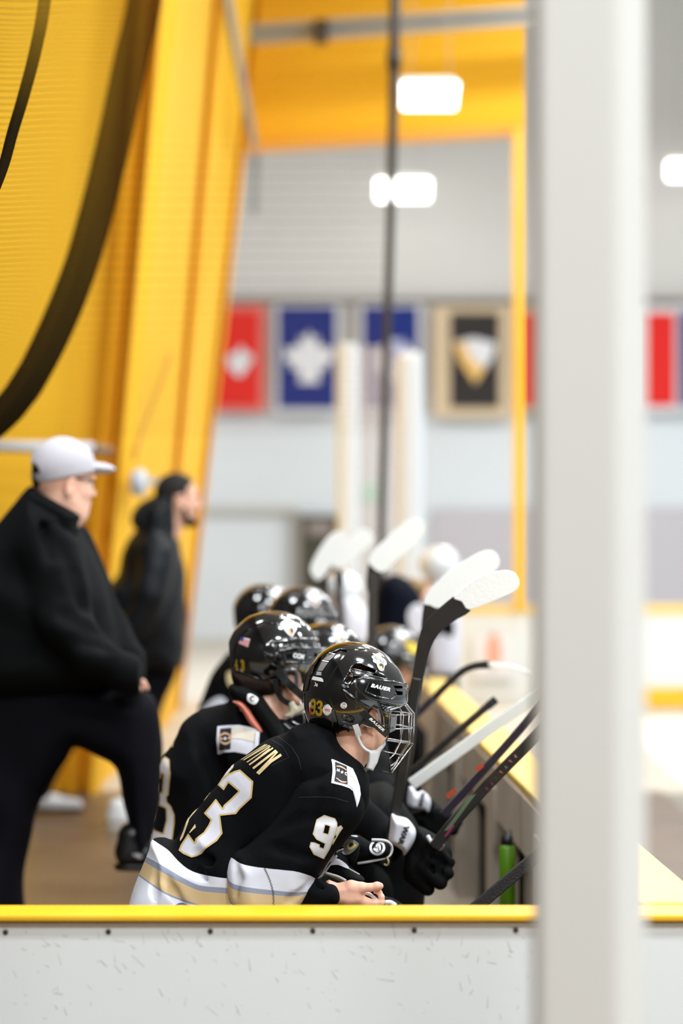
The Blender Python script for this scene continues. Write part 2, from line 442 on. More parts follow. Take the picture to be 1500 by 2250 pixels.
M['wood'] = mat('bench_wood', (186, 150, 108), 0.5, bump=(40, 0.3, 0.002, (1, 0.1, 1)))
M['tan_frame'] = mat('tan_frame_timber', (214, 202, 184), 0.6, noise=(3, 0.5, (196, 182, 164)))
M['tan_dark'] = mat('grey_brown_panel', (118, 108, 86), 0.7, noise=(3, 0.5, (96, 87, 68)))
M['lamp'] = mat('lamp_diffuser', (255, 255, 252), 0.5, emit=(1.0, 1.0, 0.97), estr=6.0)
M['lamp_body'] = mat('lamp_housing', (205, 200, 190), 0.5)
M['red'] = mat('red_cloth', (226, 30, 22), 0.8); M['blue'] = mat('blue_cloth', (6, 36, 118), 0.8)
M['black_cloth'] = mat('charcoal_cloth', (44, 38, 35), 0.8); M['white_cloth'] = mat('white_cloth', (228, 226, 228), 0.8)
M['tan_cloth'] = mat('tan_cloth', (214, 190, 156), 0.8); M['pale_blue'] = mat('pale_blue_cloth', (150, 155, 200), 0.8)
M['gold_cloth'] = mat('gold_cloth', (236, 190, 110), 0.8)
M['green_plastic'] = mat('lime_plastic', (88, 136, 12), 0.35)
M['black_plastic'] = mat('black_plastic', (22, 22, 22), 0.35)
def glass_mat():
    m = bpy.data.materials.new('scuffed_acrylic'); m.use_nodes = True; nt = m.node_tree; nt.nodes.clear()
    o = nt.nodes.new('ShaderNodeOutputMaterial'); t = nt.nodes.new('ShaderNodeBsdfTransparent'); t.inputs[0].default_value = (0.97, 0.98, 0.97, 1)
    d = nt.nodes.new('ShaderNodeBsdfDiffuse'); d.inputs[0].default_value = (0.75, 0.70, 0.74, 1)
    g = nt.nodes.new('ShaderNodeBsdfGlossy'); g.inputs['Roughness'].default_value = 0.15
    m1 = nt.nodes.new('ShaderNodeMixShader'); m1.inputs[0].default_value = 0.30
    m2 = nt.nodes.new('ShaderNodeMixShader'); m2.inputs[0].default_value = 0.05
    nt.links.new(t.outputs[0], m1.inputs[1]); nt.links.new(d.outputs[0], m1.inputs[2]); nt.links.new(m1.outputs[0], m2.inputs[1]); nt.links.new(g.outputs[0], m2.inputs[2]); nt.links.new(m2.outputs[0], o.inputs[0])
    return m
M['acrylic'] = glass_mat()

def fl(D): return CY + H * F / D            # image row of the floor at depth D
# ------------------------------------------------------------------ setting
# bench floor, concrete beyond, ice
MB().box((-1.2, 5.3, -0.05), (6.0, 16.6, 0.1)).build('floor', M['floor'])
bpy.data.objects['floor']['kind'] = 'structure'
f2 = MB().box((-1.2, 22.3, -0.16), (6.4, 17.4, 0.3)).build('floor_concrete', M['concrete']); tag(f2, kind='structure')
ice = MB().box((14.5, 13.5, -0.13), (25.0, 36.0, 0.1)).build('floor_ice', M['ice']); tag(ice, kind='structure')
# a painted line curving over the ice
ln = []
for k in range(25):
    a = math.radians(100 - k * 5); ln.append((a))
arc = MB(); vs = []; fs = []
cxl, cyl, r0, r1 = 2.0, 6.9, 4.55, 5.55
for k in range(33):
    a = math.radians(110 - k * 5)
    for r in (r0, r1):
        for z in (-0.08, -0.077): vs.append((cxl + r * math.cos(a), cyl + r * math.sin(a), z))
for k in range(32):
    b = 4 * k; c = b + 4
    fs += [(b + 1, b + 3, c + 3, c + 1), (b, c, c + 2, b + 2), (b, b + 1, c + 1, c), (b + 2, c + 2, c + 3, b + 3)]
tag(mesh_obj('floor_line', vs, fs, mat('line_paint', (150, 155, 162), 0.4), None, False), kind='structure')
# left wall: folded yellow sheeting, each fold a line in photo columns at rows 0 and 1000 with its distance
def wall_strip(lines, name, ztop=9.0):
    vs = []; fs = []
    for (x0, x1, D) in lines:
        for y in (CY - (ztop - H) * F / D, fl(D) + 4):
            vs.append(P(x0 + (x1 - x0) * y / 1000, y, D))
    n = len(lines)
    for v in list(vs): vs.append(Vector(v) + Vector((-0.12, 0, 0)))
    for i in range(n - 1):
        a, b = 2 * i, 2 * i + 2; fs.append((a, a + 1, b + 1, b)); o = 2 * n; fs.append((o + a, o + b, o + b + 1, o + a + 1)); fs.append((a, b, o + b, o + a)); fs.append((a + 1, o + a + 1, o + b + 1, b + 1))
    e = 2 * (n - 1); o = 2 * n; fs.append((e, e + 1, o + e + 1, o + e)); fs.append((0, o, o + 1, 1))
    return mesh_obj(name, vs, fs, M['yellow'], None, False)
ribs = [(-1100, -1100, 13.2), (-60, -150, 13.3), (-20, -110, 13.2), (24, -76, 13.25), (342, 258, 13.6), (356, 266, 13.4), (388, 292, 13.55), (392, 296, 13.9)]
w1 = wall_strip(ribs, 'wall_left'); tag(w1, kind='structure')
ribs2 = [(386, 290, 13.95), (462, 378, 16.3), (470, 385, 16.7), (486, 398, 16.6), (500, 410, 17.4), (560, 452, 19.4), (572, 460, 19.3), (579, 463, 20.2)]
w2 = wall_strip(ribs2, 'wall_left_far'); tag(w2, kind='structure')
# wall behind the camera's back and the ceiling out of frame, for the light and the reflections
tag(MB().box((6, -5.2, 3.5), (22, 0.2, 9)).build('wall_back', M['dim_wall']), kind='structure')
tag(MB().box((-3.9, 4.0, 3.5), (0.2, 18.4, 9)).build('wall_side', M['dim_wall']), kind='structure')
tag(MB().box((10.0, 13.0, 8.3), (34, 38, 0.2)).build('ceiling', M['wall_grey']), kind='structure')
# end wall of the hall
D = 30.0
def wrect(x0, y0, x1, y1, D, th, m, name, par=None):
    a, b = P(x0, y0, D), P(x1, y1, D)
    return MB().box(((a.x + b.x) / 2, D + th / 2, (a.z + b.z) / 2), (abs(b.x - a.x), th, abs(a.z - b.z))).build(name, m, par)
tag(wrect(-200, -900, 5200, 905, 30.2, 0.2, M['wall_grey'], 'wall_end'), kind='structure')
tag(wrect(-200, 905, 5200, 1470, 30.15, 0.25, M['wall_white'], 'wall_end_lower'), kind='structure')
tag(wrect(420, 1112, 650, 1124, 30.0, 0.1, M['lamp_body'], 'trim_1'), kind='structure')
tag(wrect(445, 656, 1800, 664, 30.0, 0.1, mat('banner_rail', (120, 112, 105), 0.5), 'trim_2'), kind='structure')
tag(wrect(950, 1120, 1700, 1345, 30.02, 0.1, mat('lilac_grey_panel', (196, 190, 194), 0.7), 'wall_end_panel'), kind='structure')
d_ = wrect(660, 1132, 742, 1420, 29.95, 0.12, mat('dark_olive_door', (62, 58, 42), 0.5), 'door_1'); tag(d_, kind='structure')
wrect(676, 1146, 728, 1176, 29.9, 0.06, mat('door_glass', (150, 138, 132), 0.2), 'pane', d_)
tag(wrect(640, 1124, 660, 1420, 29.94, 0.14, mat('door_frame', (150, 142, 132), 0.5), 'trim_3'), kind='structure')
gs = wrect(795, 1066, 828, 1100, 30.06, 0.09, mat('green_sign', (130, 205, 175), 0.5, emit=(0.3, 0.8, 0.6), estr=0.2), 'exit_sign')
tag(gs, 'small pale green sign on the far wall behind the glass', 'sign')
# yellow fascia over the opening at the end of the bench, its beam, strut and side post
fs_ = MB().prism([P(520, -1500, 20), P(1156, -1500, 20), P(1156, 284, 20), P(540, 324, 20)], (0, 0.25, 0)).build('wall_fascia', M['yellow']); tag(fs_, kind='structure')
lip = MB().prism([P(540, 310, 19.95), P(1156, 272, 19.95), P(1156, 288, 19.95), P(540, 326, 19.95)], (0, 0.3, 0)).build('trim_4', mat('fascia_hem', (236, 170, 60), 0.6)); tag(lip, kind='structure')
bm_ = empty('roof_beam', P(850, 60, 19.3), 'grey galvanised beam running across the yellow fascia near the roof', 'beam')
MB().prism([P(505, 62, 19.3), P(1240, 12, 19.3), P(1240, 44, 19.3), P(505, 98, 19.3)], (0, 0.12, 0)).build('beam_web', M['steel'], bm_)
MB().prism([P(505, 56, 19.2), P(1240, 8, 19.2), P(1240, 15, 19.2), P(505, 66, 19.2)], (0, 0.3, 0)).build('beam_flange', M['steel'], bm_)
MB().prism([P(690, 42, 19.1), P(720, 40, 19.1), P(720, 90, 19.1), P(690, 92, 19.1)], (0, 0.15, 0)).build('beam_bracket', M['dark_steel'], bm_)
st = MB().tube([P(488, -60, 16.6), P(556, 318, 18.9)], 0.036, 10).build('roof_strut', M['steel'], None, True); tag(st, 'slanting grey steel strut in the corner of yellow wall and fascia', 'strut')
pc = MB().prism([P(1128, 280, 19.9), P(1154, 280, 19.9), P(1156, 1331, 19.9), P(1130, 1331, 19.9)], (0, 0.12, 0)).build('corner_post', M['cap_yellow']); tag(pc, 'slim yellow vertical post at the far right corner of the opening', 'post')
# grey drop pipe in the far corner
tag(MB().tube([P(560, 330, 29), P(557, 470, 29)], 0.05, 8).build('wall_pipe', M['steel'], None, True), 'short grey pipe high on the far wall by the yellow corner', 'pipe')

# banners on the end wall
def banner(x0, x1, i0, i1, y0, y1, border, core, label, shapes, inset=(16, 14)):
    r = empty('wall_banner', P((x0 + x1) / 2, y1, 29.9), label, 'banner', 'team banners on the end wall')
    wrect(x0, y0, x1, y1, 29.9, 0.05, border, 'border', r)
    wrect(i0, y0 + inset[0], i1, y1 - inset[1], 29.87, 0.04, core, 'field', r)
    for k_, (nm, poly, m) in enumerate(shapes):
        MB().prism([P(x, y, 29.83 - 0.03 * k_) for x, y in poly], (0, 0.035, 0)).build(nm, m, r)
    return r
leaf = [(679, 726), (688, 746), (700, 738), (698, 764), (714, 758), (716, 768), (736, 764), (729, 780), (735, 788), (716, 800), (720, 812), (700, 812), (702, 842), (656, 842), (658, 812), (638, 812), (642, 800), (623, 788), (629, 780), (622, 764), (642, 768), (644, 758), (660, 764), (658, 738), (670, 746)]
banner(452, 584, 440, 568, 668, 905, mat('pink_border', (226, 120, 110), 0.8), M['red'], 'red banner with white lettering, partly behind the yellow wall', [('emblem', cspline([(498, 790), (520, 772), (530, 760), (540, 775), (556, 785), (548, 800), (530, 826), (512, 818)], 3), M['white_cloth']), ('emblem', [(500, 780), (552, 776), (552, 782), (500, 786)], M['white_cloth'])])
banner(602, 747, 612, 737, 668, 908, M['white_cloth'], M['blue'], 'blue banner with a white leaf emblem', [('emblem', leaf, M['white_cloth'])], (6, 12))
banner(788, 928, 798, 918, 668, 908, M['white_cloth'], M['blue'], 'blue banner behind the dark pole with a white round emblem', [('emblem', disc(868, 792, 42, 46), M['white_cloth']), ('emblem', cspline([(850, 770), (890, 742), (880, 790), (902, 792), (860, 836), (868, 800), (846, 802)], 3), M['pale_blue'])], (6, 12))
banner(952, 1120, 990, 1096, 672, 918, M['tan_cloth'], M['black_cloth'], 'charcoal banner with tan border and a gold and white wedge emblem', [('emblem', [(996, 752), (1040, 742), (1090, 754), (1080, 788), (1044, 844), (1008, 790)], M['white_cloth']), ('emblem', [(997, 756), (1020, 752), (1036, 792), (1066, 808), (1044, 843), (1012, 796)], M['gold_cloth'])], (16, 24))
banner(1136, 1240, 1150, 1226, 672, 905, M['tan_cloth'], M['red'], 'red banner just right of the slim yellow post', [])
banner(1380, 1488, 1400, 1482, 672, 905, M['white_cloth'], M['red'], 'red banner on the far wall right of the white pillar', [])
banner(1492, 1620, 1496, 1604, 668, 905, M['white_cloth'], M['blue'], 'blue banner cut by the right edge of the photo', [])

# hanging lamps
def lamp(x0, y0, x1, y1, D, label, skew=6):
    r = empty('hall_lamp', P((x0 + x1) / 2, y0, D), label, 'lamp', 'white ceiling lamps')
    dep = (y1 - y0) * D / F
    MB().prism([P(x0, y0, D), P(x1, y0, D), P(x1 - skew, y1, D), P(x0, y1, D)], (0, 0.07, 0)).build('diffuser', M['lamp'], r)
    MB().prism([P(x0 - 3, y0 - 12, D + 0.05), P(x1 - 10, y0 - 12, D + 0.05), P(x1 + 3, y0 + 6, D + 0.05), P(x0 - 3, y0 + 6, D + 0.05)], (0, 0.2, 0)).build('housing', M['lamp_body'], r)
    for x in (x0 + 20, x1 - 20): MB().tube([P(x, y0 - 10, D + 0.15), P(x, y0 - 10, D + 0.15) + Vector((0, 0, 8.2 - P(x, y0 - 10, D).z))], 0.004, 6).build('cable', M['steel'], r)
lamp(884, 182, 1006, 236, 18.5, 'bright white lamp below the yellow fascia, right of the dark pole')
lamp(828, 396, 944, 438, 29.0, 'white lamp on the far wall crossed by the dark pole', 2)
lamp(1468, 356, 1560, 392, 29.0, 'white lamp at the right edge beyond the white pillar', 2)

# glass and stanchions round the far corner of the rink
def stanchion(x0, x1, ytop, D, label):
    a, b = P(x0, ytop, D), P(x1, ytop, D); w = b.x - a.x; cx = (a.x + b.x) / 2
    m = MB(); m.box((cx, D + w / 2, (a.z + 0) / 2), (w, w, a.z)); o = m.build('glass_stanchion', M['post_white'], None, False, w * 0.3); tag(o, label, 'post', 'glass stanchions beyond the bench'); return o
stanchion(740, 788, 752, 17.0, 'white glass stanchion left of the dark pole')
stanchion(872, 930, 772, 18.2, 'white glass stanchion right of the dark pole')
g = wrect(788, 760, 872, fl(17.6), 17.6, 0.012, M['acrylic'], 'rink_glass'); tag(g, 'scuffed clear glass panel between the two white stanchions', 'glass panel')
# far boards with yellow cap and kick strip
def boards(name, x0, x1, D, label, kick=True):
    r = empty(name, P((x0 + x1) / 2, fl(D), D), label, 'rink boards')
    a, b = P(x0, 0, D), P(x1, 0, D); cx, w = (a.x + b.x) / 2, b.x - a.x
    MB().box((cx, D + 0.05, 0.35), (w, 0.06, 0.84)).build('board_face', M['board'], r)
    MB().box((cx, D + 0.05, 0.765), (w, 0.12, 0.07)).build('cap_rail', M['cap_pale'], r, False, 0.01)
    if kick: MB().box((cx, D - 0.0, 0.03), (w, 0.05, 0.16)).build('kick_strip', M['cap_yellow'], r)
    return r
fb = boards('far_boards', 930, 1210, 20.0, 'white rink boards with yellow cap rail beyond the bench end', False)
fb2 = boards('far_boards', 1215, 2600, 20.0, 'white rink boards with yellow cap and kick strip right of the white pillar')
# advert on the far boards: a pale poster with an orange figure blob
wrect(1040, 1392, 1130, 1490, 19.93, 0.03, mat('poster_white', (236, 236, 238), 0.5), 'poster', fb)
MB().prism([P(x, y, 19.9) for x, y in cspline([(1078, 1396), (1090, 1394), (1098, 1412), (1100, 1446), (1092, 1462), (1074, 1460), (1072, 1420)], 3)], (0, 0.03, 0)).build('poster_print', mat('print_orange', (232, 168, 140), 0.6), fb)

# ------------------------------------------------------------------ near board with its yellow cap and screws
ZB = 0.782
nb = empty('bench_end_boards', (-0.8, 4.78, 0), 'white end boards with yellow cap rail in front of the players', 'rink boards')
MB().box((-0.86, 4.785, (ZB - 0.02) / 2 - 0.0), (3.28, 0.07, ZB - 0.02)).build('board_face', None or M['board'], nb)
MB().box((-0.88, 4.785, ZB - 0.006), (3.28, 0.118, 0.014)).build('cap_rail', M['cap_yellow'], nb, False, 0.005)
ms = mat('screw_head', (120, 110, 100), 0.4, metal=0.6)
for k, x in enumerate((12, 238, 462, 687, 910, 1133, 1357)):
    c = P(x, 2048 - k, 4.748)
    s_ = MB().tube([c + Vector((0, 0.004, 0)), c + Vector((0, -0.0015, 0))], 0.0052, 14).build('screw', ms, nb, True)
    MB().tube([c + Vector((0, -0.0012, 0)), c + Vector((0, -0.0024, 0))], 0.0028, 8).build('screw_socket', M['black_plastic'], s_, True)
# scuffs on the board: small dark rubbed marks
rs = random.Random(4); sc = MB()
for k in range(150):
    x = rs.uniform(20, 1170); y = 2040 + abs(rs.gauss(0, 1)) * 90 if rs.random() < 0.6 else rs.uniform(2040, 2240)
    if y > 2245: continue
    a = rs.gauss(2.2, 0.7); L = abs(rs.gauss(0, 1)) * 6 + 1.5; w = rs.uniform(0.5, 1.6)
    dx, dy = math.cos(a) * L, -abs(math.sin(a)) * L
    q = stroke((x - dx, y - dy), (x + dx, y + dy), w, w * 0.4)
    sc.prism([P(u, v, 4.7495) for u, v in q], (0, 0.0006, 0))
sc.build('scuff_marks', mat('scuff', (176, 170, 160), 0.7), nb)['kind'] = 'stuff'

# ------------------------------------------------------------------ boards along the ice side of the bench
def along(D): return 0.66 - 0.0377 * (D - 4.78)          # x of the board line at depth D
sb = empty('bench_side_boards', (along(8), 8, 0), 'boards between bench and ice with a wide yellow cap rail', 'rink boards')
ang = math.atan(-0.0377); R_ = Matrix.Rotation(-ang, 3, 'Z')
def sbox(D0, D1, dx, w, z0, z1, m, name, bev=0):
    c = Vector((along((D0 + D1) / 2) + dx, (D0 + D1) / 2, (z0 + z1) / 2))
    return MB().box(c, (w, D1 - D0, z1 - z0), Matrix.Rotation(0.0377, 3, 'Z')).build(name, m, sb, False, bev)
sbox(4.86, 11.4, 0.06, 0.04, -0.08, ZB - 0.01, M['board'], 'board_face')
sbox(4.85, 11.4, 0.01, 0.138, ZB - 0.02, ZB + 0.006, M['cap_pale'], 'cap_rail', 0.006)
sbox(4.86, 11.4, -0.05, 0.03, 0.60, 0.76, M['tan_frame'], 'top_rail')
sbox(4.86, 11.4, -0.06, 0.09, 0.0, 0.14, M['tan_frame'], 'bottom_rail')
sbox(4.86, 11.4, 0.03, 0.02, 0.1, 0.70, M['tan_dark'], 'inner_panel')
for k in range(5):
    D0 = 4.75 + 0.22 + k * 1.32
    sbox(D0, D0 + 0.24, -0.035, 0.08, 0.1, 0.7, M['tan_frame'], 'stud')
# slanting foot rail seen as a pale beam
fr = MB().prism([Vector((along(5.4) - 0.20, 5.4, 0.02)), Vector((along(5.4) - 0.10, 5.4, 0.02)), Vector((along(5.4) - 0.10, 5.4, 0.16)), Vector((along(5.4) - 0.20, 5.4, 0.10))], (-0.0377 * 6, 6, 0)).build('foot_rail', M['tan_frame'], sb)
# lime green bottle in the corner
bx = P(1114, 1990, 6.8)
bt = empty('water_bottle', (bx.x, 6.8, 0.14), 'tall lime green bottle with black top standing by the boards', 'bottle')
cb = P(1114, 1990, 6.8)
MB().tube([Vector((cb.x, 6.8, 0.14)), Vector((cb.x, 6.8, P(0, 1862, 6.8).z)), Vector((cb.x, 6.8, P(0, 1856, 6.8).z))], [0.022, 0.022, 0.017], 20).build('bottle_body', M['green_plastic'], bt, True)
MB().tube([Vector((cb.x, 6.8, P(0, 1858, 6.8).z)), Vector((cb.x, 6.8, P(0, 1838, 6.8).z)), Vector((cb.x + 0.004, 6.8, P(0, 1834, 6.8).z)), Vector((cb.x + 0.006, 6.8, P(0, 1824, 6.8).z))], [0.018, 0.016, 0.008, 0.005], 16).build('bottle_cap', M['black_plastic'], bt, True)

# ------------------------------------------------------------------ bench
bn = empty('team_bench', (-0.35, 8, 0), 'long wooden bench the players sit on', 'bench')
def bline(D): return -0.17 - 0.0377 * (D - 5.5)
MB().prism([Vector((bline(5.1) - 0.17, 5.1, 0.42)), Vector((bline(5.1) + 0.15, 5.1, 0.42)), Vector((bline(5.1) + 0.15, 5.1, 0.46)), Vector((bline(5.1) - 0.17, 5.1, 0.46))], (-0.0377 * 7, 7, 0)).build('bench_seat', M['wood'], bn)
for k in range(5):
    y = 5.3 + 1.55 * k
    MB().box((bline(y), y, 0.21), (0.24, 0.06, 0.42)).build('leg', M['dark_steel'], bn)
# ------------------------------------------------------------------ white pillar close to the camera
po = MB().prism([Vector(p) for p in [(0.2225, 2.735, 0), (0.312, 2.73, 0), (0.350, 2.775, 0), (0.350, 2.83, 0), (0.2225, 2.83, 0)]], (0, 0, 3.4)).build('glass_support_post', mat('pillar_white', (210, 206, 198), 0.5), None, False, 0.006)
tag(po, 'wide out-of-focus white post standing close by on the right', 'post')
# dark pole between bench and glass
pp = empty('dark_pole', P(840, fl(14.0), 14.0), 'tall slim dark pole rising behind the players', 'pole')
MB().tube([P(838, fl(14.0), 14.0), P(838, 1150, 14.0), P(858, 470, 14.0), P(866, 130, 14.0), P(872, -300, 14.0)], [0.021, 0.023, 0.026, 0.033, 0.033], 12).build('pole_shaft', M['dark_steel'], pp, True)
MB().tube([P(865, 150, 13.99), P(866, 110, 13.99)], 0.044, 12).build('pole_clamp', M['dark_steel'], pp, True)
# rail and small white box on the yellow wall
rl = empty('wall_rail', P(120, 985, 10.8), 'pale horizontal rail on the yellow wall behind the capped coach', 'rail')
MB().tube([P(-60, 980, 12.9), P(205, 984, 13.0)], 0.03, 8).build('rail_bar', M['post_white'], rl, True)
MB().tube([P(200, 984, 13.0), P(242, 992, 13.1)], 0.03, 8).build('rail_end', mat('rail_brown', (140, 105, 60), 0.5), rl, True)
MB().tube([P(220, 990, 13.0), P(225, 990, 13.5)], 0.015, 8).build('bracket', M['steel'], rl, True)
wb = empty('wall_dispenser', P(303, 1088, 12.7), 'small white box on the yellow wall left of the bareheaded coach', 'dispenser')
MB().prism([P(x, y, 13.4) for x, y in cspline([(292, 1036), (312, 1032), (320, 1050), (316, 1084), (300, 1090), (288, 1082), (286, 1050)], 3)], (0, 0.12, 0)).build('dispenser_body', M['post_white'], wb, True)
MB().prism([P(316, 1050, 13.45), P(345, 1048, 13.45), P(342, 1064, 13.45), P(316, 1068, 13.45)], (0, 0.06, 0)).build('dispenser_spout', M['lamp_body'], wb)
# thin slack cable on the yellow wall
tag(MB().tube(spline([P(372, 780, 14.6), P(352, 840, 14.3), P(322, 920, 13.9), P(300, 985, 13.5), P(296, 1010, 13.4)], 4), 0.008, 6).build('wall_cable', mat('cable_ochre', (150, 105, 25), 0.6), None, True), 'thin dark cable hanging along the yellow wall', 'cable')

# ------------------------------------------------------------------ safety net with its gathered hem
def net_mat():
    m = bpy.data.materials.new('knotted_net'); m.use_nodes = True; nt = m.node_tree; b = nt.nodes['Principled BSDF']
    b.inputs['Base Color'].default_value = (0.10, 0.05, 0.008, 1); b.inputs['Roughness'].default_value = 1.0; b.inputs['Specular IOR Level'].default_value = 0
    o = nt.nodes['Material Output']; t = nt.nodes.new('ShaderNodeBsdfTransparent'); mx = nt.nodes.new('ShaderNodeMixShader')
    uv = nt.nodes.new('ShaderNodeUVMap'); sp = nt.nodes.new('ShaderNodeSeparateXYZ'); nt.links.new(uv.outputs[0], sp.inputs[0])
    outs = []
    for i, w in ((0, 0.055), (1, 0.09)):
        f = nt.nodes.new('ShaderNodeMath'); f.operation = 'FRACT'; nt.links.new(sp.outputs[i], f.inputs[0])
        l = nt.nodes.new('ShaderNodeMath'); l.operation = 'LESS_THAN'; l.inputs[1].default_value = w; nt.links.new(f.outputs[0], l.inputs[0]); outs.append(l)
    mm = nt.nodes.new('ShaderNodeMath'); mm.operation = 'MAXIMUM'; nt.links.new(outs[0].outputs[0], mm.inputs[0]); nt.links.new(outs[1].outputs[0], mm.inputs[1])
    nt.links.new(mm.outputs[0], mx.inputs[0]); nt.links.new(t.outputs[0], mx.inputs[1]); nt.links.new(b.outputs[0], mx.inputs[2]); nt.links.new(mx.outputs[0], o.inputs[0])
    return m
M['net'] = net_mat(); M['net_rope'] = mat('net_rope', (26, 20, 10), 1.0, spec=0.0, bump=(300, 0.6, 0.003))
net = empty('safety_net', P(100, 300, 5.6), 'dark safety net draped from the roof along the yellow wall', 'net')
def sheet(name, left, right, m, nu, uvs, parent, bulge=0.0):
    """net cloth between two edge curves given as photo (x, y, depth) lists of equal length"""
    A, B = spline([P(*q) for q in left], 6), spline([P(*q) for q in right], 6); n = len(A); vs = []; fs = []; uv = []
    for i in range(n):
        for j in range(nu + 1):
            t = j / nu; p = A[i].lerp(B[i], t); p.y += bulge * math.sin(t * 3.14 * 3) * 0.3 + bulge * math.sin(t * math.pi)
            vs.append(p); uv.append((t * uvs[0], i / n * uvs[1]))
    for i in range(n - 1):
        for j in range(nu):
            a = i * (nu + 1) + j; fs.append((a, a + 1, a + nu + 2, a + nu + 1))
    o = mesh_obj(name, vs, fs, m, parent)
    l = o.data.uv_layers.new(name='UVMap')
    for lp in o.data.loops: l.data[lp.index].uv = uv[lp.vertex_index]
    return o
hem = [(345, -220, 10.5), (318, 0, 10.2), (288, 130, 9.9), (252, 300, 9.6), (216, 450, 9.2), (172, 600, 8.8), (112, 745, 8.5), (50, 858, 8.3), (-20, 935, 8.2), (-110, 990, 8.1)]
left = [(-130, -220, 5.5), (-130, 0, 5.5), (-135, 130, 5.5), (-140, 300, 5.5), (-145, 450, 5.5), (-150, 600, 5.5), (-150, 700, 5.5), (-150, 800, 5.5), (-150, 900, 5.5), (-150, 985, 5.6)]
sheet('net_cloth', left, hem, M['net'], 30, (130, 110), net, 0.12)
def strand(pts, rad, nm, m=None): return MB().tube(spline([P(*q) for q in pts], 6), rad, 10).build(nm, m or M['net_rope'], net, True)
def dens_mat():
    m = mat('gathered_netting', (26, 20, 10), 1.0, spec=0.0); nt = m.node_tree; b_ = nt.nodes['Principled BSDF']; o_ = nt.nodes['Material Output']
    t = nt.nodes.new('ShaderNodeBsdfTransparent'); x = nt.nodes.new('ShaderNodeMixShader'); at = nt.nodes.new('ShaderNodeAttribute'); at.attribute_name = 'dens'
    nt.links.new(at.outputs['Fac'], x.inputs[0]); nt.links.new(t.outputs[0], x.inputs[1]); nt.links.new(b_.outputs[0], x.inputs[2]); nt.links.new(x.outputs[0], o_.inputs[0]); return m
M['gathered'] = dens_mat()
def gathered(name, pts, rads, d0, d1):
    """bunched netting: thinner and more see-through where it is less gathered"""
    m_ = MB().tube(pts, rads, 14); n_ = len(pts); o_ = mesh_obj(name, m_.v, m_.f, M['gathered'], net)
    at = o_.data.attributes.new('dens', 'FLOAT', 'POINT'); at.data.foreach_set('value', [d0 + (d1 - d0) * min(1, (i // 14) / n_ * 1.3) for i in range(len(m_.v))]); return o_
hr = spline([P(*q) for q in hem], 6); gathered('gathered_hem', hr, [0.078 - 0.028 * i / len(hr) for i in range(len(hr))], 0.42, 0.93)
sm_ = [(120, -220, 6.8), (98, 0, 6.6), (78, 110, 6.4), (52, 210, 6.1), (28, 290, 5.9), (6, 370, 5.7), (-30, 460, 5.6)]
sp_ = spline([P(*q) for q in sm_], 6); gathered('net_seam', sp_, [0.019 - 0.008 * i / len(sp_) for i in range(len(sp_))], 0.25, 1.1)
# net over the opening beyond, up to the dark pole
r2 = [(880, -220, 11.4), (872, 0, 11.4), (866, 150, 11.4), (862, 300, 11.4), (858, 500, 11.4), (852, 700, 11.4), (846, 850, 11.4), (843, 960, 11.4)]
l2 = [(350, -220, 10.6), (322, 0, 10.3), (292, 150, 10), (258, 300, 9.7), (205, 500, 9.3), (132, 710, 9), (60, 860, 8.7), (-20, 960, 8.6)]
def thin_net():
    m = M['net'].copy(); m.name = 'far_net'
    for n in m.node_tree.nodes:
        if n.type == 'MATH' and n.operation == 'LESS_THAN': n.inputs[1].default_value = 0.035
    return m
sheet('far_net_cloth', l2, r2, thin_net(), 30, (120, 60), net, 0.0)
# ------------------------------------------------------------------ materials for people
M['skin'] = mat('skin', (247, 196, 168), 0.48, noise=(14, 0.5, (240, 172, 148)), bump=(400, 0.15, 0.0005), sss=0.12)
M['skin_red'] = mat('flushed_skin', (214, 120, 100), 0.5, noise=(14, 0.5, (226, 150, 125)), sss=0.12)
M['lip'] = mat('lip', (190, 105, 95), 0.45); M['eye_white'] = mat('eye_white', (235, 232, 228), 0.2); M['iris'] = mat('iris', (60, 45, 35), 0.2)
M['hair'] = mat('dark_hair', (30, 20, 13), 0.75, spec=0.12, bump=(300, 0.9, 0.004, (1, 1, 0.15)))
M['jersey'] = mat('black_jersey_knit', (7, 8, 11), 0.85, bump=(420, 0.35, 0.0006), spec=0.1)
M['black_fab'] = mat('black_fabric', (7, 8, 9), 0.8, bump=(60, 0.4, 0.003), spec=0.14)
M['gloss'] = mat('glossy_black_shell', (9, 9, 10), 0.12, coat=1.0, spec=0.6)
M['satin'] = mat('satin_black_plastic', (20, 21, 22), 0.32, coat=0.3)
M['grey_plate'] = mat('clear_grey_plate', (128, 128, 132), 0.35)
M['chrome'] = mat('cage_steel', (190, 192, 196), 0.22, metal=1.0)
M['dark_chrome'] = mat('dark_steel_wire', (70, 72, 74), 0.3, metal=1.0)
M['white_strap'] = mat('white_strap', (226, 228, 230), 0.5); M['clear'] = mat('smoky_ear_guard', (62, 60, 60), 0.18, coat=0.5)
M['loop'] = mat('pale_ear_loop', (170, 172, 182), 0.3)
M['gold_print'] = mat('gold_vinyl', (196, 160, 40), 0.35, metal=0.2)
M['white_print'] = mat('white_print', (235, 235, 235), 0.5); M['red_print'] = mat('red_print', (220, 70, 70), 0.5); M['blue_print'] = mat('blue_print', (50, 60, 130), 0.5)
M['dark_print'] = mat('dark_print', (40, 40, 42), 0.5); M['tan_print'] = mat('tan_print', (222, 178, 140), 0.5)
M['grey_print'] = mat('grey_label', (150, 144, 140), 0.5, noise=(900, 0.9, (80, 78, 78)))
M['twill_white'] = mat('white_twill', (226, 226, 236), 0.7, bump=(500, 0.3, 0.0005)); M['twill_cream'] = mat('cream_twill', (232, 222, 204), 0.7); M['twill_black'] = mat('black_twill', (18, 18, 24), 0.7)
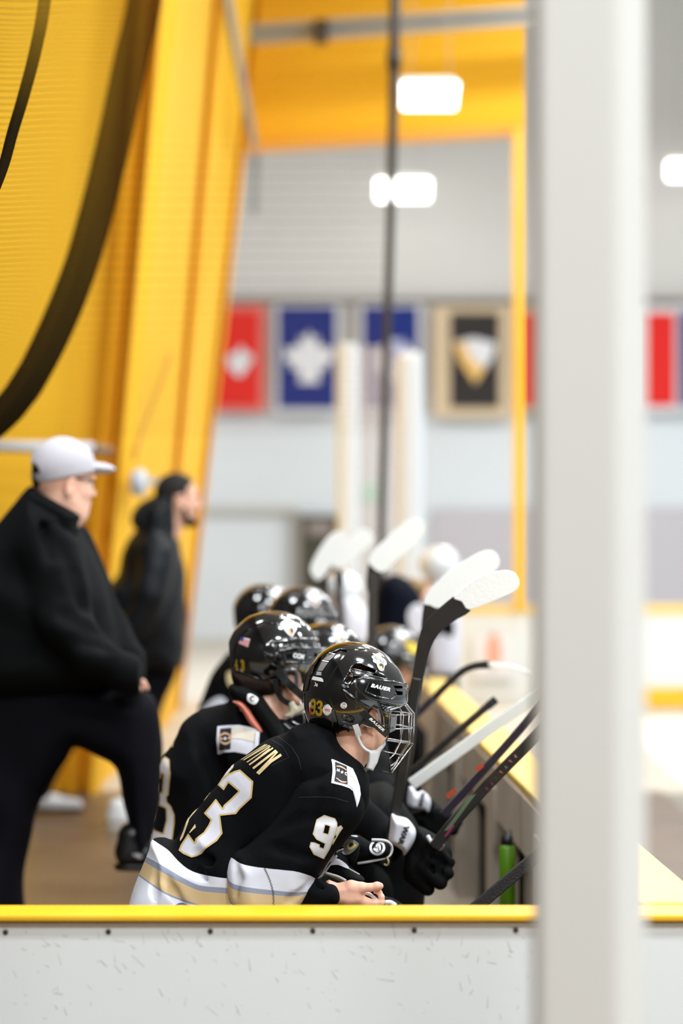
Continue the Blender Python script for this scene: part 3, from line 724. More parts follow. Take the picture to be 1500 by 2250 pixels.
M['twill_gold'] = mat('vegas_gold_twill', (222, 198, 146), 0.65, bump=(500, 0.3, 0.0005)); M['thread'] = mat('grey_thread', (42, 44, 52), 0.7)
M['number'] = band_mat('tackle_twill_number', 'edge', [(-1, (212, 184, 128)), (4.0, (224, 224, 234))], 0.65)
M['number_s'] = band_mat('sleeve_number', 'edge', [(-1, (222, 204, 168)), (2.6, (230, 230, 236))], 0.65)
M['number_b'] = band_mat('far_number', 'edge', [(-1, (212, 184, 128)), (3.2, (226, 220, 222))], 0.65)
BK, WH, GR, GO = (7, 8, 11), (226, 227, 236), (150, 155, 172), (214, 186, 140)
M['jersey_bands'] = band_mat('jersey_striped_hem', 'band', [(-1, BK), (0, WH), (1, GR), (1.28, GO), (2, GR), (2.12, WH)], 0.8)

def person(name_loc, label, group=None): return empty('person', name_loc, label, 'person', group)

def head_field(c, yaw, pitch, h=0.002, k=1.0, roll=0.0):
    """a head in its own axes (x forward, z up), turned by yaw; returns field and matrix"""
    R = Matrix.Rotation(yaw, 4, 'Z') @ Matrix.Rotation(pitch, 4, 'Y') @ Matrix.Rotation(roll, 4, 'X'); T = Matrix.Translation(c) @ R @ Matrix.Scale(k, 4)
    f = Field(c - Vector((0.17, 0.17, 0.26)) * k, c + Vector((0.17, 0.17, 0.17)) * k, h)
    L = lambda x, y, z: (T @ Vector((x, y, z)))
    R3 = R.to_3x3()
    f.ell(L(-0.008, 0, 0.035), (0.095 * k, 0.074 * k, 0.088 * k), 0, M=R3)
    f.ell(L(0.028, 0, -0.03), (0.064 * k, 0.060 * k, 0.085 * k), 0.03, M=R3)
    f.cone(L(0.045, 0, -0.082), L(0.058, 0, -0.088), 0.026 * k, 0.022 * k, 0.025)           # chin
    for s in (-1, 1):
        f.cone(L(-0.002, s * 0.052, -0.045), L(0.04, s * 0.024, -0.088), 0.016 * k, 0.018 * k, 0.025)   # jaw
        f.ell(L(0.055, s * 0.036, -0.022), (0.025 * k, 0.022 * k, 0.02 * k), 0.02, M=R3)       # cheek
        f.ell(L(0.088, s * 0.031, 0.006), (0.016 * k, 0.018 * k, 0.011 * k), 0.012, 'sub', M=R3)  # eye socket
        f.cone(L(0.082, s * 0.046, 0.026), L(0.088, s * 0.014, 0.024), 0.008 * k, 0.008 * k, 0.012)  # brow
    f.chain([L(0.086, 0, 0.016), L(0.098, 0, -0.004), L(0.108, 0, -0.022)], [0.008 * k, 0.009 * k, 0.0115 * k], 0.01)  # nose
    for s in (-1, 1): f.ell(L(0.097, s * 0.011, -0.025), (0.009 * k, 0.007 * k, 0.007 * k), 0.006, M=R3)
    f.cone(L(0.084, -0.016, -0.052), L(0.084, 0.016, -0.052), 0.008 * k, 0.008 * k, 0.008)     # lips
    f.cone(L(0.082, -0.013, -0.062), L(0.082, 0.013, -0.062), 0.008 * k, 0.008 * k, 0.006)
    f.cone(L(0.095, -0.02, -0.057), L(0.095, 0.02, -0.057), 0.0022 * k, None, 0.003, 'sub')
    for s in (-1, 1):                                                                        # ears
        E = R3 @ Matrix.Rotation(0.25, 3, 'Y')
        f.ell(L(-0.012, s * 0.077, -0.006), (0.019 * k, 0.0075 * k, 0.033 * k), 0.006, M=E)
        f.ell(L(-0.008, s * 0.084, 0.0), (0.010 * k, 0.0055 * k, 0.019 * k), 0.004, 'sub', M=E)
    f.T = T; f.L = L
    return f
def eyes(f, k, root):
    for s in (-1, 1):
        e = Field(np.array(f.L(0.078, s * 0.031, 0.004)) - 0.016, np.array(f.L(0.078, s * 0.031, 0.004)) + 0.016, 0.002)
        e.ell(f.L(0.0765, s * 0.031, 0.005), (0.0115 * k,) * 3, 0); o = e.obj('eye', M['eye_white'], root, 1)
        g = Field(np.array(f.L(0.088, s * 0.031, 0.004)) - 0.009, np.array(f.L(0.088, s * 0.031, 0.004)) + 0.009, 0.001)
        g.ell(f.L(0.0835, s * 0.031, 0.005), (0.0055 * k,) * 3, 0); g.obj('iris', M['iris'], o, 1)

# ================================================================== player in front, number 93
D0 = 5.53
p93 = person((0.0, 5.5, 0.0), 'seated player in black and gold jersey 93 with caged helmet, nearest on the bench')
# --- body: head, neck, trunk, arm, hand in one surface set
f = head_field(P(775, 1562, D0), math.radians(52), math.radians(12), 0.002, 0.98)
hv = head93 = f
g = Field((-0.34, 5.30, 0.60), (0.135, 5.80, 1.27), 0.0033)
f2 = f
nk = Field(P(640, 1760, 5.30), P(870, 1500, 5.68), 0.002)
nk.d[:] = 0.2
# head + neck in one grid
HF = Field((P(660, 0, 5.5).x, 5.34, P(0, 1790, 5.5).z), (P(905, 0, 5.5).x, 5.70, P(0, 1440, 5.5).z), 0.002)
X, Y, Z = HF.ax[0][:, None, None], HF.ax[1][None, :, None], HF.ax[2][None, None, :]
pts = np.stack(np.broadcast_arrays(X, Y, Z), -1).reshape(-1, 3)
inside = ((pts > f.lo + 0.004) & (pts < f.lo + (np.array(f.n) - 3) * f.h)).all(1)
v = np.full(len(pts), 0.2, np.float32); v[inside] = f.sample(pts[inside]); HF.d = v.reshape(HF.n).astype(np.float32); del pts, v, inside
HF.puff([(733, 1575), (800, 1575), (838, 1590), (851, 1604), (851, 1622), (843, 1640), (830, 1655), (812, 1666), (803, 1678), (796, 1696), (775, 1745), (725, 1745), (722, 1650)], 5.515, 0.048, 0.060, 0.012)
HF.puff([(811, 1560), (822, 1552), (832, 1560), (834, 1578), (827, 1594), (818, 1609), (806, 1605), (804, 1590), (806, 1572)], 5.452, 0.007, 0.011, 0.004)
HF.cone(P(819, 1568, 5.440), P(822, 1582, 5.442), 0.0055, 0.004, 0.003, 'sub')
HF.cone(P(812, 1572, 5.440), P(818, 1560, 5.440), 0.0022, 0.0022, 0.002, 'sub')
HF.cone(P(818, 1560, 5.440), P(828, 1564, 5.440), 0.0022, 0.0022, 0.002, 'sub')
parts = [HF.mesh(2)]
# trunk, upper arms, forearms (under the jersey)
B = Field((-0.42, 5.28, 0.48), (0.16, 5.92, 1.16), 0.006)
B.chain([P(742, 1690, 5.53), P(700, 1740, 5.57), P(560, 1850, 5.62), P(430, 2050, 5.62)], [0.046, 0.10, 0.12, 0.12], 0.05, flat=1.15)
B.chain([P(700, 1725, 5.45), P(640, 1830, 5.42), P(612, 1975, 5.44), P(700, 1966, 5.445), P(752, 1962, 5.445)], [0.055, 0.045, 0.036, 0.025, 0.022], 0.01)
B.chain([P(700, 1720, 5.68), P(700, 1800, 5.70), P(690, 1850, 5.70)], [0.055, 0.045, 0.035], 0.02)
parts.append(B.mesh(2))
# near hand, palm side towards the thigh, thumb on top, index finger curling back to it
HD = 5.44
Hn = Field((P(715, 0, HD).x, 5.37, P(0, 2025, HD).z), (P(870, 0, HD).x, 5.52, P(0, 1915, HD).z), 0.0011)
Hn.puff([(716, 1936), (740, 1940), (757, 1937), (768, 1935), (785, 1939), (796, 1944), (800, 1953), (799, 1964), (800, 1976), (792, 1986), (770, 1990), (742, 1985), (716, 1992)], 5.445, 0.018, 0.024, 0.004)
Hn.chain([P(772, 1948, 5.436), P(795, 1950, 5.432), P(812, 1950, 5.430), P(828, 1947, 5.430), P(835, 1947, 5.431)], [0.015, 0.0112, 0.0085, 0.0088, 0.0074], 0.006)   # thumb
Hn.chain([P(790, 1976, 5.440), P(806, 1983, 5.437), P(822, 1984, 5.436), P(838, 1983, 5.437)], [0.0135, 0.0095, 0.0078, 0.0072], 0.005)            # index, first bones
Hn.chain([P(838, 1983, 5.437), P(838, 1971, 5.438), P(833, 1961, 5.440), P(825, 1959, 5.445)], [0.0074, 0.0066, 0.0062, 0.0054], 0.003)              # index, folded back
Hn.chain([P(780, 1988, 5.455), P(806, 1996, 5.452), P(826, 1997, 5.456), P(834, 1988, 5.468), P(822, 1976, 5.474)], [0.013, 0.0092, 0.0078, 0.0072, 0.006], 0.004)
Hn.chain([P(772, 1992, 5.468), P(798, 2004, 5.468), P(816, 2004, 5.476), P(820, 1994, 5.486), P(808, 1984, 5.488)], [0.012, 0.0088, 0.0075, 0.007, 0.006], 0.004)
Hn.chain([P(764, 1994, 5.480), P(784, 2008, 5.484), P(798, 2008, 5.492), P(800, 1998, 5.498)], [0.011, 0.0078, 0.0066, 0.0056], 0.004)
Hn.cone(P(798, 1943, 5.413), P(806, 1945, 5.415), 0.0012, 0.001, 0.003, 'sub')
parts.append(Hn.mesh(2))
body93 = join_meshes('body', parts, M['skin'], p93)
# thumb nail
tn = Field((P(825, 0, HD).x, 5.41, P(0, 1958, HD).z), (P(845, 0, HD).x, 5.44, P(0, 1935, HD).z), 0.0008)
tn.ell(P(834, 1943.5, 5.4265), (0.0048, 0.0035, 0.0042), 0); tn.obj('thumb_nail', mat('nail', (240, 190, 172), 0.3), p93, 1)
eyes(head93, 0.98, p93)
# hair under the helmet's edge
hr_ = Field((P(668, 0, 5.5).x, 5.40, P(0, 1640, 5.5).z), (P(800, 0, 5.5).x, 5.66, P(0, 1540, 5.5).z), 0.002)
hr_.puff([(716, 1584), (780, 1584), (785, 1592), (777, 1598), (768, 1608), (756, 1607), (742, 1610), (722, 1606), (712, 1600)], 5.512, 0.02, 0.072, 0.004, smooth=False)
hr_.puff([(686, 1588), (716, 1590), (722, 1604), (706, 1606), (690, 1602)], 5.50, 0.02, 0.05, 0.004, smooth=False)
rsn = random.Random(2)
for k in range(60):
    x = rsn.uniform(688, 784); y0 = 1592 if x < 770 else 1588; dd = 5.4445 + abs(x - 746) * 0.00045
    L = rsn.uniform(6, 20) * (1.0 if 735 < x < 768 else 0.6)
    hr_.cone(P(x, y0, dd), P(x + rsn.uniform(-1, 7), y0 + L, dd + 0.004), 0.0032, 0.0010, 0.001)
hr_.obj('hair', M['hair'], p93, 1)

# --- helmet
HX = Field((P(658, 0, D0).x, D0 - 0.128, P(0, 1606, D0).z), (P(906, 0, D0).x, D0 + 0.128, P(0, 1404, D0).z), 0.00125)
HX.ell(P(785, 1530, D0), (0.1105, 0.112, 0.1115), 0)
HX.ell(P(766, 1520, D0), (0.0975, 0.106, 0.1075), 0.03)
HX.ell(P(760, 1556, D0), (0.090, 0.100, 0.082), 0.02)
base = HX.d.copy()
rear = [(722, 1400), (762, 1416), (749, 1434), (737, 1453), (724, 1474), (714, 1490), (722, 1508), (735, 1534), (742, 1560), (745, 1606), (910, 1606), (910, 1396)]
HX.panel(base, rear, D0 + 0.2, 0.0026, 0.0012)
# ridge band over the crown and the long hollow beside it on the rear shell
HX.panel(base, [(676, 1500), (684, 1470), (702, 1440), (722, 1424), (745, 1414), (800, 1412), (800, 1406), (660, 1400), (655, 1520)], D0 + 0.2, 0.0035, 0.003)
HX.panel(base, [(690, 1462), (700, 1446), (708, 1440), (700, 1456), (690, 1476), (686, 1474)], D0, -0.002, 0.001)
# back lower number plate
HX.panel(base, [(680, 1531), (684, 1526), (705, 1527), (722, 1537), (731, 1547), (731, 1586), (700, 1582), (680, 1576)], D0 + 0.05, 0.002, 0.001)
HX.panel(base, [(668, 1576), (704, 1584), (742, 1590), (744, 1610), (660, 1610)], D0 + 0.2, 0.0025, 0.001)
# round-ended slot with screw at the side
HX.panel(base, cspline([(752, 1563), (762, 1561), (774, 1566), (777, 1573), (773, 1579), (752, 1576)], 3), D0, -0.003, 0.001)
HX.panel(base, cspline([(762, 1567), (770, 1568), (773, 1573), (769, 1576), (760, 1574)], 3), D0, 0.0015, 0.001)
# crown hollows and side armour
HX.panel(base, [(745, 1500), (757, 1497), (768, 1482), (776, 1462), (782, 1452), (792, 1452), (826, 1471), (846, 1480), (862, 1490), (892, 1500), (894, 1550), (845, 1562), (815, 1546), (790, 1533), (762, 1512)], D0, 0.0022, 0.002)
HX.panel(base, [(752, 1497), (762, 1480), (771, 1462), (780, 1453), (792, 1455), (824, 1473), (846, 1484), (846, 1490), (800, 1482), (778, 1482), (766, 1500), (758, 1502)], D0, -0.003, 0.001)
HX.cut([(780, 1458), (792, 1458), (812, 1467), (826, 1474), (822, 1478), (800, 1473), (771, 1467)], D0 - 0.2, D0 - 0.03, 0.001, D0 - 0.09)
HX.cut([(771, 1478), (779, 1480), (764, 1500), (758, 1497)], D0 - 0.2, D0 - 0.03, 0.001, D0 - 0.09)
HX.panel(base, [(766, 1470), (771, 1467), (822, 1478), (850, 1486), (850, 1490), (800, 1481), (776, 1479)], D0, 0.0045, 0.001)
HX.panel(base, [(768, 1498), (778, 1483), (800, 1480), (834, 1487), (862, 1491), (896, 1503), (896, 1540), (878, 1546), (866, 1543), (838, 1535), (806, 1524), (788, 1510)], D0, 0.0085, 0.001)
HX.panel(base, [(811, 1490), (840, 1494), (862, 1499), (866, 1510), (864, 1527), (858, 1530), (822, 1520), (801, 1509)], D0, 0.0062, 0.0008) if False else None
b2 = HX.d.copy()
HX.panel(b2, [(810, 1491), (840, 1495), (862, 1500), (868, 1510), (866, 1524), (858, 1529), (824, 1521), (801, 1510)], D0, -0.0022, 0.0006)
HX.panel(base, [(752, 1506), (762, 1512), (790, 1534), (815, 1547), (846, 1557), (846, 1562), (812, 1552), (784, 1540), (762, 1524)], D0, 0.0055, 0.001)
HX.panel(b2, [(835, 1534), (880, 1548), (880, 1551), (833, 1538)], D0, -0.004, 0.0006)
HX.panel(b2, [(826, 1532), (830, 1533), (841, 1556), (838, 1557)], D0, -0.003, 0.0006)
# brow vents
HX.cut([(864, 1506), (884, 1509), (884, 1514), (867, 1512)], D0 - 0.2, D0 - 0.02, 0.0008, D0 - 0.08)
HX.cut([(868, 1518), (884, 1521), (884, 1528), (872, 1527)], D0 - 0.2, D0 - 0.02, 0.0008, D0 - 0.08)
HX.panel(b2, [(886, 1508), (896, 1510), (896, 1513), (886, 1512)], D0, -0.004, 0.0006)
# hollow out, then trim to the edge line with ear opening
v = -(base + 0.008); HX.d = np.maximum(HX.d, v.astype(np.float32))
keep = [(655, 1395), (668, 1574), (678, 1586), (704, 1590), (742, 1597), (774, 1595), (789, 1588), (799, 1568), (806, 1550), (817, 1543), (836, 1551), (842, 1570), (844, 1598), (852, 1600), (856, 1566), (862, 1550), (893, 1547), (895, 1536), (896, 1500), (886, 1480), (866, 1440), (820, 1395)]
w = [((x - CX) * D0 / F, H - (y - CY) * D0 / F) for x, y in keep]
U, V = np.meshgrid(HX.ax[0], HX.ax[2], indexing='ij'); HX.d = np.maximum(HX.d, polysd(w, U, V)[:, None, :] + 0 * HX.d)
hel93 = HX.obj('helmet', M['gloss'], p93, 2)
th = bvh(hel93)
# brow edge rim, so the front reads as in the photo
def htube(name, pts, r, m, par=None, n=8, flat=None, sm=6): return MB().tube(spline([P(*q) for q in pts], sm), r, n, True, flat).build(name, m, par, n > 4)
# marks on the helmet
decal('helmet_number', C(660, 1520, 10.714, [(290, 170), (330, 175), (362, 205), (366, 280), (350, 480), (330, 520), (290, 540), (240, 525), (222, 480), (228, 440), (262, 440), (268, 470), (290, 480), (310, 460), (318, 395), (280, 400), (245, 385), (230, 330), (235, 220), (260, 180)]), th, M['gold_print'], hel93, 0.8)
decal('helmet_number_counter', C(660, 1520, 10.714, [(285, 248), (310, 250), (322, 270), (316, 310), (296, 320), (276, 300), (275, 262)]), th, M['satin'], hel93, 0.8, 0.002)
decal('helmet_number', C(660, 1520, 10.714, [(420, 205), (480, 210), (525, 260), (525, 340), (495, 375), (520, 410), (512, 530), (480, 568), (430, 575), (380, 555), (355, 500), (358, 440), (400, 440), (405, 480), (430, 505), (455, 500), (468, 450), (455, 405), (410, 400), (415, 350), (455, 345), (468, 300), (455, 265), (425, 265), (418, 310), (378, 300), (382, 245)]), th, M['gold_print'], hel93, 0.8)
sk = decal('round_sticker', disc(718.7, 1560, 9.8, 12.0), th, M['white_print'], hel93, 1.0)
decal('sticker_ring', [disc(718.7, 1560, 9.2, 11.2), disc(718.7, 1560, 8.6, 10.5)], th, M['blue_print'], hel93, 0.8, 0.002)
textdecal('sticker_text', 'HECC', 719.5, 1560, 4.6, 0.9, -0.2, -7.0, th, M['red_print'], hel93, 0.03, 0.0022)
decal('round_sticker', disc(755, 1550, 7.2, 7.0), th, M['white_print'], hel93, 1.0)
textdecal('sticker_text', 'UK', 755.5, 1547, 6.4, 1.6, -1, -6.4, th, M['dark_print'], hel93, 0.01, 0.0022)
textdecal('sticker_text', 'CA', 754.5, 1553.5, 6.4, 1.6, -1, -6.4, th, M['dark_print'], hel93, 0.01, 0.0022)
decal('screw', disc(756.5, 1571, 2.4), th, M['chrome'], hel93, 0.7, 0.003)
decal('side_flag_sticker', [(679, 1545), (683, 1540), (684, 1562), (680, 1566)], th, M['white_print'], hel93, 0.8)
decal('side_flag_sticker', [(680, 1556), (684, 1552), (684, 1570), (681, 1572)], th, M['red_print'], hel93, 0.8, 0.002)
tc_ = lambda pts: C(660, 1400, 10.714, pts)
decal('warning_label', tc_([(640, 395), (700, 360), (825, 400), (780, 470), (690, 550), (520, 545)]), th, M['grey_print'], hel93, 1.0)
decal('warning_label', tc_([(660, 372), (700, 362), (826, 398), (812, 420)]), th, M['white_print'], hel93, 0.8, 0.002)
decal('warning_label', tc_([(515, 545), (675, 570), (665, 595), (505, 570)]), th, M['white_print'], hel93, 0.8, 0.002)
decal('warning_label', tc_([(500, 585), (650, 605), (575, 710), (520, 800), (395, 795)]), th, M['grey_print'], hel93, 1.0)
for k in range(3): decal('label_lines', tc_([(385 - k * 6, 815 + k * 28), (495, 828 + k * 28), (498, 842 + k * 28), (382 - k * 6, 830 + k * 28)]), th, M['white_print'], hel93, 0.7)
decal('white_bar', tc_([(300, 922), (500, 960), (535, 1000), (545, 1058), (262, 1000)]), th, M['white_print'], hel93, 1.0)
decal('small_mark', [stroke((692.5, 1499), (695.5, 1508.5), 1.6), stroke((690, 1507.5), (697.5, 1502.5), 1.3), stroke((697.5, 1502.5), (697, 1508), 1.5), stroke((697, 1508.5), (693, 1505.5), 1.2)], th, M['white_print'], hel93, 0.5, union=True)
# crest near the front of the crown: crown, script, lion-like badge built as plain shapes
cr = lambda pts: C(780, 1400, 10.714, pts)
decal('crest', cspline(cr([(400, 380), (440, 385), (470, 400), (520, 385), (560, 400), (610, 430), (625, 480), (690, 520), (735, 590), (735, 650), (690, 680), (680, 740), (620, 800), (560, 770), (520, 700), (500, 630), (440, 600), (415, 560), (420, 520), (385, 480), (400, 440), (440, 430)]), 2), th, M['white_print'], hel93, 0.7)
decal('crest_crown', [cr([(425, 390), (460, 440), (480, 410), (510, 450), (535, 410), (560, 460), (600, 440), (600, 480), (470, 465), (430, 430)])], th, M['tan_print'], hel93, 0.6, 0.002)
decal('crest_badge', cspline(cr([(510, 600), (560, 610), (640, 640), (675, 660), (670, 730), (625, 785), (575, 750), (535, 690)]), 2), th, M['tan_print'], hel93, 0.6, 0.002)
decal('crest_dark_mark', cspline(cr([(590, 620), (640, 640), (665, 680), (655, 740), (640, 750), (630, 690), (590, 690), (560, 660)]), 2), th, M['dark_print'], hel93, 0.5, 0.0023)  # dark printed mark on the badge
textdecal('crest_text', 'ROYALS', 780 + 560 / 10.714, 1400 + 545 / 10.714, 5.6, 3.0, 2.4, -8.0, th, M['dark_print'], hel93, 0.012, 0.0022)
textdecal('brand_text', 'BAUER', 835.0, 1510.8, 12.3, 2.9, 1.6, -10.4, th, M['white_print'], hel93, 0.06, 0.0016, 0.28, 1.16)
# ear loop, ear guard, straps
MB().tube([P(805, 1561, 5.435), P(811, 1555, 5.432), P(817, 1552.5, 5.43), P(829, 1559, 5.43), P(833.5, 1571, 5.43), P(831, 1578, 5.43), P(835, 1589, 5.435)], 0.0021, 8).build('ear_loop', M['loop'], p93, True)
MB().tube([P(803, 1563, 5.428), P(811, 1549, 5.424), P(817, 1547, 5.422), P(834, 1554, 5.422), P(839, 1570, 5.424), P(840, 1592, 5.43)], 0.003, 8).build('ear_opening_rim', M['satin'], p93, True)
eg = Field(P(780, 1612, 5.41), P(830, 1570, 5.47), 0.0012)
eg.puff([(790, 1590), (797, 1578), (812, 1584), (826, 1594), (818, 1600), (808, 1598), (792, 1593)], 5.432, 0.004, 0.006, 0.002); eg.obj('ear_guard', M['clear'], p93, 1)
MB().tube([P(790, 1590, 5.428), P(806, 1596, 5.425), P(818, 1600, 5.425), P(826, 1596, 5.425)], 0.0008, 6).build('ear_guard_edge', M['white_strap'], p93, True)
def strap(name, pts, wid, th_, m, par, up=(0, 1, 0)):
    return MB().tube(spline([P(*q) for q in pts], 5), 1.0, 4, True, (wid, th_, up)).build(name, m, par, False, 0.0006)
st1 = strap('cage_strap', [(792, 1560, 5.418), (806, 1575, 5.415), (830, 1596, 5.418), (852, 1615, 5.424)], 0.0165, 0.0022, M['satin'], p93)
textdecal('strap_text', 'BAUER', 827, 1591.5, 9.3, 8.3, 5.2, -5.9, bvh(st1), M['white_print'], st1, 0.05, 0.001, 0.25, 1.15)
strap('chin_strap', [(780, 1592, 5.425), (785, 1606, 5.432), (788, 1618, 5.440)], 0.0135, 0.002, M['white_strap'], p93)
MB().tube(spline([P(*q) for q in [(785, 1608, 5.436), (787, 1622, 5.442), (794, 1637, 5.445), (803, 1647, 5.443), (813, 1652, 5.440)]], 5), 0.0036, 8).build('chin_strap_cord', M['white_strap'], p93, True)
cc = Field(P(785, 1712, 5.40), P(862, 1608, 5.50), 0.0014)
cc.puff([(809, 1649), (825, 1648), (838, 1636), (851, 1618), (849, 1634), (836, 1653), (829, 1676), (819, 1694), (803, 1689), (808, 1671)], 5.445, 0.006, 0.012, 0.002, smooth=False)
cc.obj('chin_cup', M['white_strap'], p93, 1)
strap('chin_strap_tail', [(806, 1689, 5.450), (796, 1696, 5.462), (784, 1700, 5.475), (774, 1694, 5.50)], 0.0085, 0.0018, mat('grey_strap', (190, 184, 180), 0.6), p93)
# --- cage
cg = empty('cage_anchor', (0, 0, 0), None, None) if False else None
def cdep(x, side=0):
    t = (x - 850) / 58.0
    return 5.425 + 0.10 * max(0, min(1.05, t)) ** 1.3 + side
wires = [
 ([(891, 1546), (909, 1567), (909, 1600), (907, 1634), (888, 1660), (860, 1699)], 0.0019, 0.0),
 ([(888, 1548), (904, 1570), (903, 1600), (899, 1632), (878, 1664)], 0.0019, 0.03),
 ([(876, 1552), (886, 1571), (884, 1602), (879, 1630), (867, 1656), (855, 1668)], 0.0016, 0.0),
 ([(880, 1560), (880, 1600), (880, 1628), (867, 1652)], 0.0020, 0.11),
 ([(898, 1565), (898, 1600), (898, 1630), (876, 1665), (862, 1690)], 0.0020, 0.09),
 ([(856, 1560), (853, 1584), (852, 1618), (848, 1628), (849, 1645), (855, 1670), (857, 1699)], 0.0014, 0.0),
 ([(862, 1562), (885, 1565), (905, 1568)], 0.0018, 0.06),
 ([(858, 1571), (884, 1571), (906, 1571)], 0.0015, 0.0),
 ([(868, 1592), (890, 1596), (909, 1599)], 0.0018, 0.08),
 ([(867, 1602), (886, 1601), (902, 1601), (909, 1598)], 0.0016, 0.0),
 ([(851, 1623), (876, 1627), (896, 1630), (906, 1634)], 0.0019, 0.0),
 ([(851, 1627), (878, 1631), (906, 1634)], 0.0017, 0.07),
 ([(840, 1649), (851, 1653), (869, 1656), (888, 1660)], 0.0015, 0.0),
 ([(834, 1694), (855, 1698), (860, 1699)], 0.0014, 0.0),
 ([(857, 1684), (869, 1675)], 0.0018, 0.03), ([(858, 1692), (872, 1676)], 0.0016, 0.06),
 ([(856, 1560), (866, 1557), (877, 1553), (890, 1547)], 0.0022, 0.0),
 ([(846, 1558), (855, 1554), (866, 1552)], 0.0018, 0.0),
]
cage = None; mbw = []
for i, (pts, r, s_) in enumerate(wires):
    o = MB().tube([P(x, y, cdep(x, s_)) for x, y in pts], r, 8).build('cage_wire', M['chrome'] if r > 0.00145 else M['dark_chrome'], hel93, True)
pt = Field(P(848, 1616, 5.41), P(880, 1560, 5.44), 0.0010)
pt.puff([(859, 1569), (872, 1570), (871, 1586), (868, 1605), (855, 1611), (856, 1595)], 5.424, 0.002, 0.0022, 0.001, smooth=False)
for (x, y) in [(862, 1574), (865, 1574), (868, 1574), (858, 1601), (862, 1600)]: pt.cone(P(x, y - 2, 5.42), P(x, y + 2, 5.42), 0.0008, 0.0008, 0, 'sub', 9)
pt.obj('cage_clip', M['grey_plate'], hel93, 1)

# --- jersey
J = Field((P(262, 0, 5.5).x - 0.02, 5.33, 0.52), (P(812, 0, 5.5).x, 5.84, P(0, 1580, 5.5).z), 0.0034)
J.puff([(655, 1606), (700, 1600), (742, 1625), (766, 1672), (784, 1705), (796, 1755), (784, 1800), (748, 1845), (712, 1890), (690, 1940), (676, 2090), (560, 2100), (420, 2095), (360, 2010), (372, 1930), (385, 1862), (404, 1822), (432, 1782), (455, 1752), (482, 1725), (512, 1684), (552, 1656), (606, 1620)], 5.585, 0.11, 0.165, 0.02)
J.puff([(430, 1790), (396, 1848), (362, 1843), (345, 1843), (334, 1848), (329, 1866), (322, 1884), (306, 1925), (292, 1965), (280, 2020), (272, 2110), (560, 2110), (560, 1930), (520, 1820)], 5.60, 0.07, 0.165, 0.03)
J.puff([(640, 1607), (668, 1597), (692, 1590), (737, 1600), (738, 1640), (748, 1662), (762, 1681), (776, 1694), (790, 1725), (760, 1740), (690, 1720), (640, 1670)], 5.485, 0.022, 0.062, 0.012)
J.ell(P(716, 1728, 5.475), (0.082, 0.085, 0.085), 0.05)
J.puff([(600, 1640), (700, 1640), (770, 1700), (792, 1760), (740, 1835), (640, 1890), (560, 1820), (560, 1700)], 5.50, 0.07, 0.10, 0.06)
# folds: soft creases across the back, at the waist and from the armpit
def ridge(Fd, pts, r, depth, k=0.02, op='add'):
    Fd.chain([P(x, y, d) for x, y, d in pts], [r] * len(pts), k, op)
for pts, r, op in [
    ([(560, 1860, 5.418), (520, 1890, 5.425), (470, 1895, 5.43), (430, 1880, 5.44)], 0.012, 'sub'),
    ([(700, 1780, 5.385), (640, 1820, 5.40), (585, 1840, 5.415)], 0.010, 'sub'),
    ([(420, 1905, 5.43), (470, 1940, 5.425), (500, 2000, 5.42)], 0.009, 'sub'),
    ([(350, 1905, 5.44), (380, 1960, 5.43), (420, 2010, 5.43)], 0.008, 'sub'),
    ([(330, 1900, 5.46), (345, 1960, 5.45), (350, 2010, 5.45)], 0.007, 'sub')]:
    J.chain([P(*q) for q in pts], [r * 0.3] * len(pts), 0.022, op)
J.wobble(0.0035, 34, 3, (1.4, 0.5, 0.8))
c1 = [(280, 1780), (330, 1838), (344, 1850), (370, 1868), (392, 1892), (416, 1911), (448, 1922), (498, 1930), (560, 1934), (700, 1940), (820, 1945)]
c2 = [(280, 1858), (320, 1881), (360, 1903), (400, 1927), (440, 1945), (498, 1950), (560, 1955), (700, 1962), (820, 1966)]
c3 = [(270, 1896), (306, 1921), (344, 1948), (376, 1966), (424, 1983), (453, 1990), (520, 1998), (700, 2006), (820, 2010)]
def band3(c1, c2, c3):
    c1, c2, c3 = [[(p.x, p.y) for p in spline(c_, 6)] for c_ in (c1, c2, c3)]
    def fn(v):
        px, py = proj(v); ya, yb, yc = [np.interp(px, [p[0] for p in c], [p[1] for p in c]) for c in (c1, c2, c3)]
        r = np.where(py < ya, (py - ya) / 30.0, np.where(py < yb, (py - ya) / (yb - ya), np.where(py < yc, 1 + (py - yb) / (yc - yb), 2 + (py - yc) / 40.0)))
        return np.clip(r, -1, 3)
    return fn
jer = J.obj('jersey', M['jersey_bands'], p93, 2, {'band': band3(c1, c2, c3)})
SL = Field((P(485, 0, 5.4).x, 5.28, 0.56), (P(815, 0, 5.45).x, 5.56, P(0, 1665, 5.45).z), 0.003)
SL.puff([(700, 1690), (745, 1680), (780, 1710), (798, 1760), (797, 1790), (781, 1822), (753, 1856), (727, 1885), (703, 1917), (692, 1930), (688, 1955), (672, 1985), (655, 2020), (540, 2030), (512, 2000), (499, 1965), (496, 1930), (500, 1905), (508, 1886), (520, 1872), (545, 1858), (580, 1815), (630, 1745), (660, 1705)], 5.425, 0.06, 0.085, 0.02)
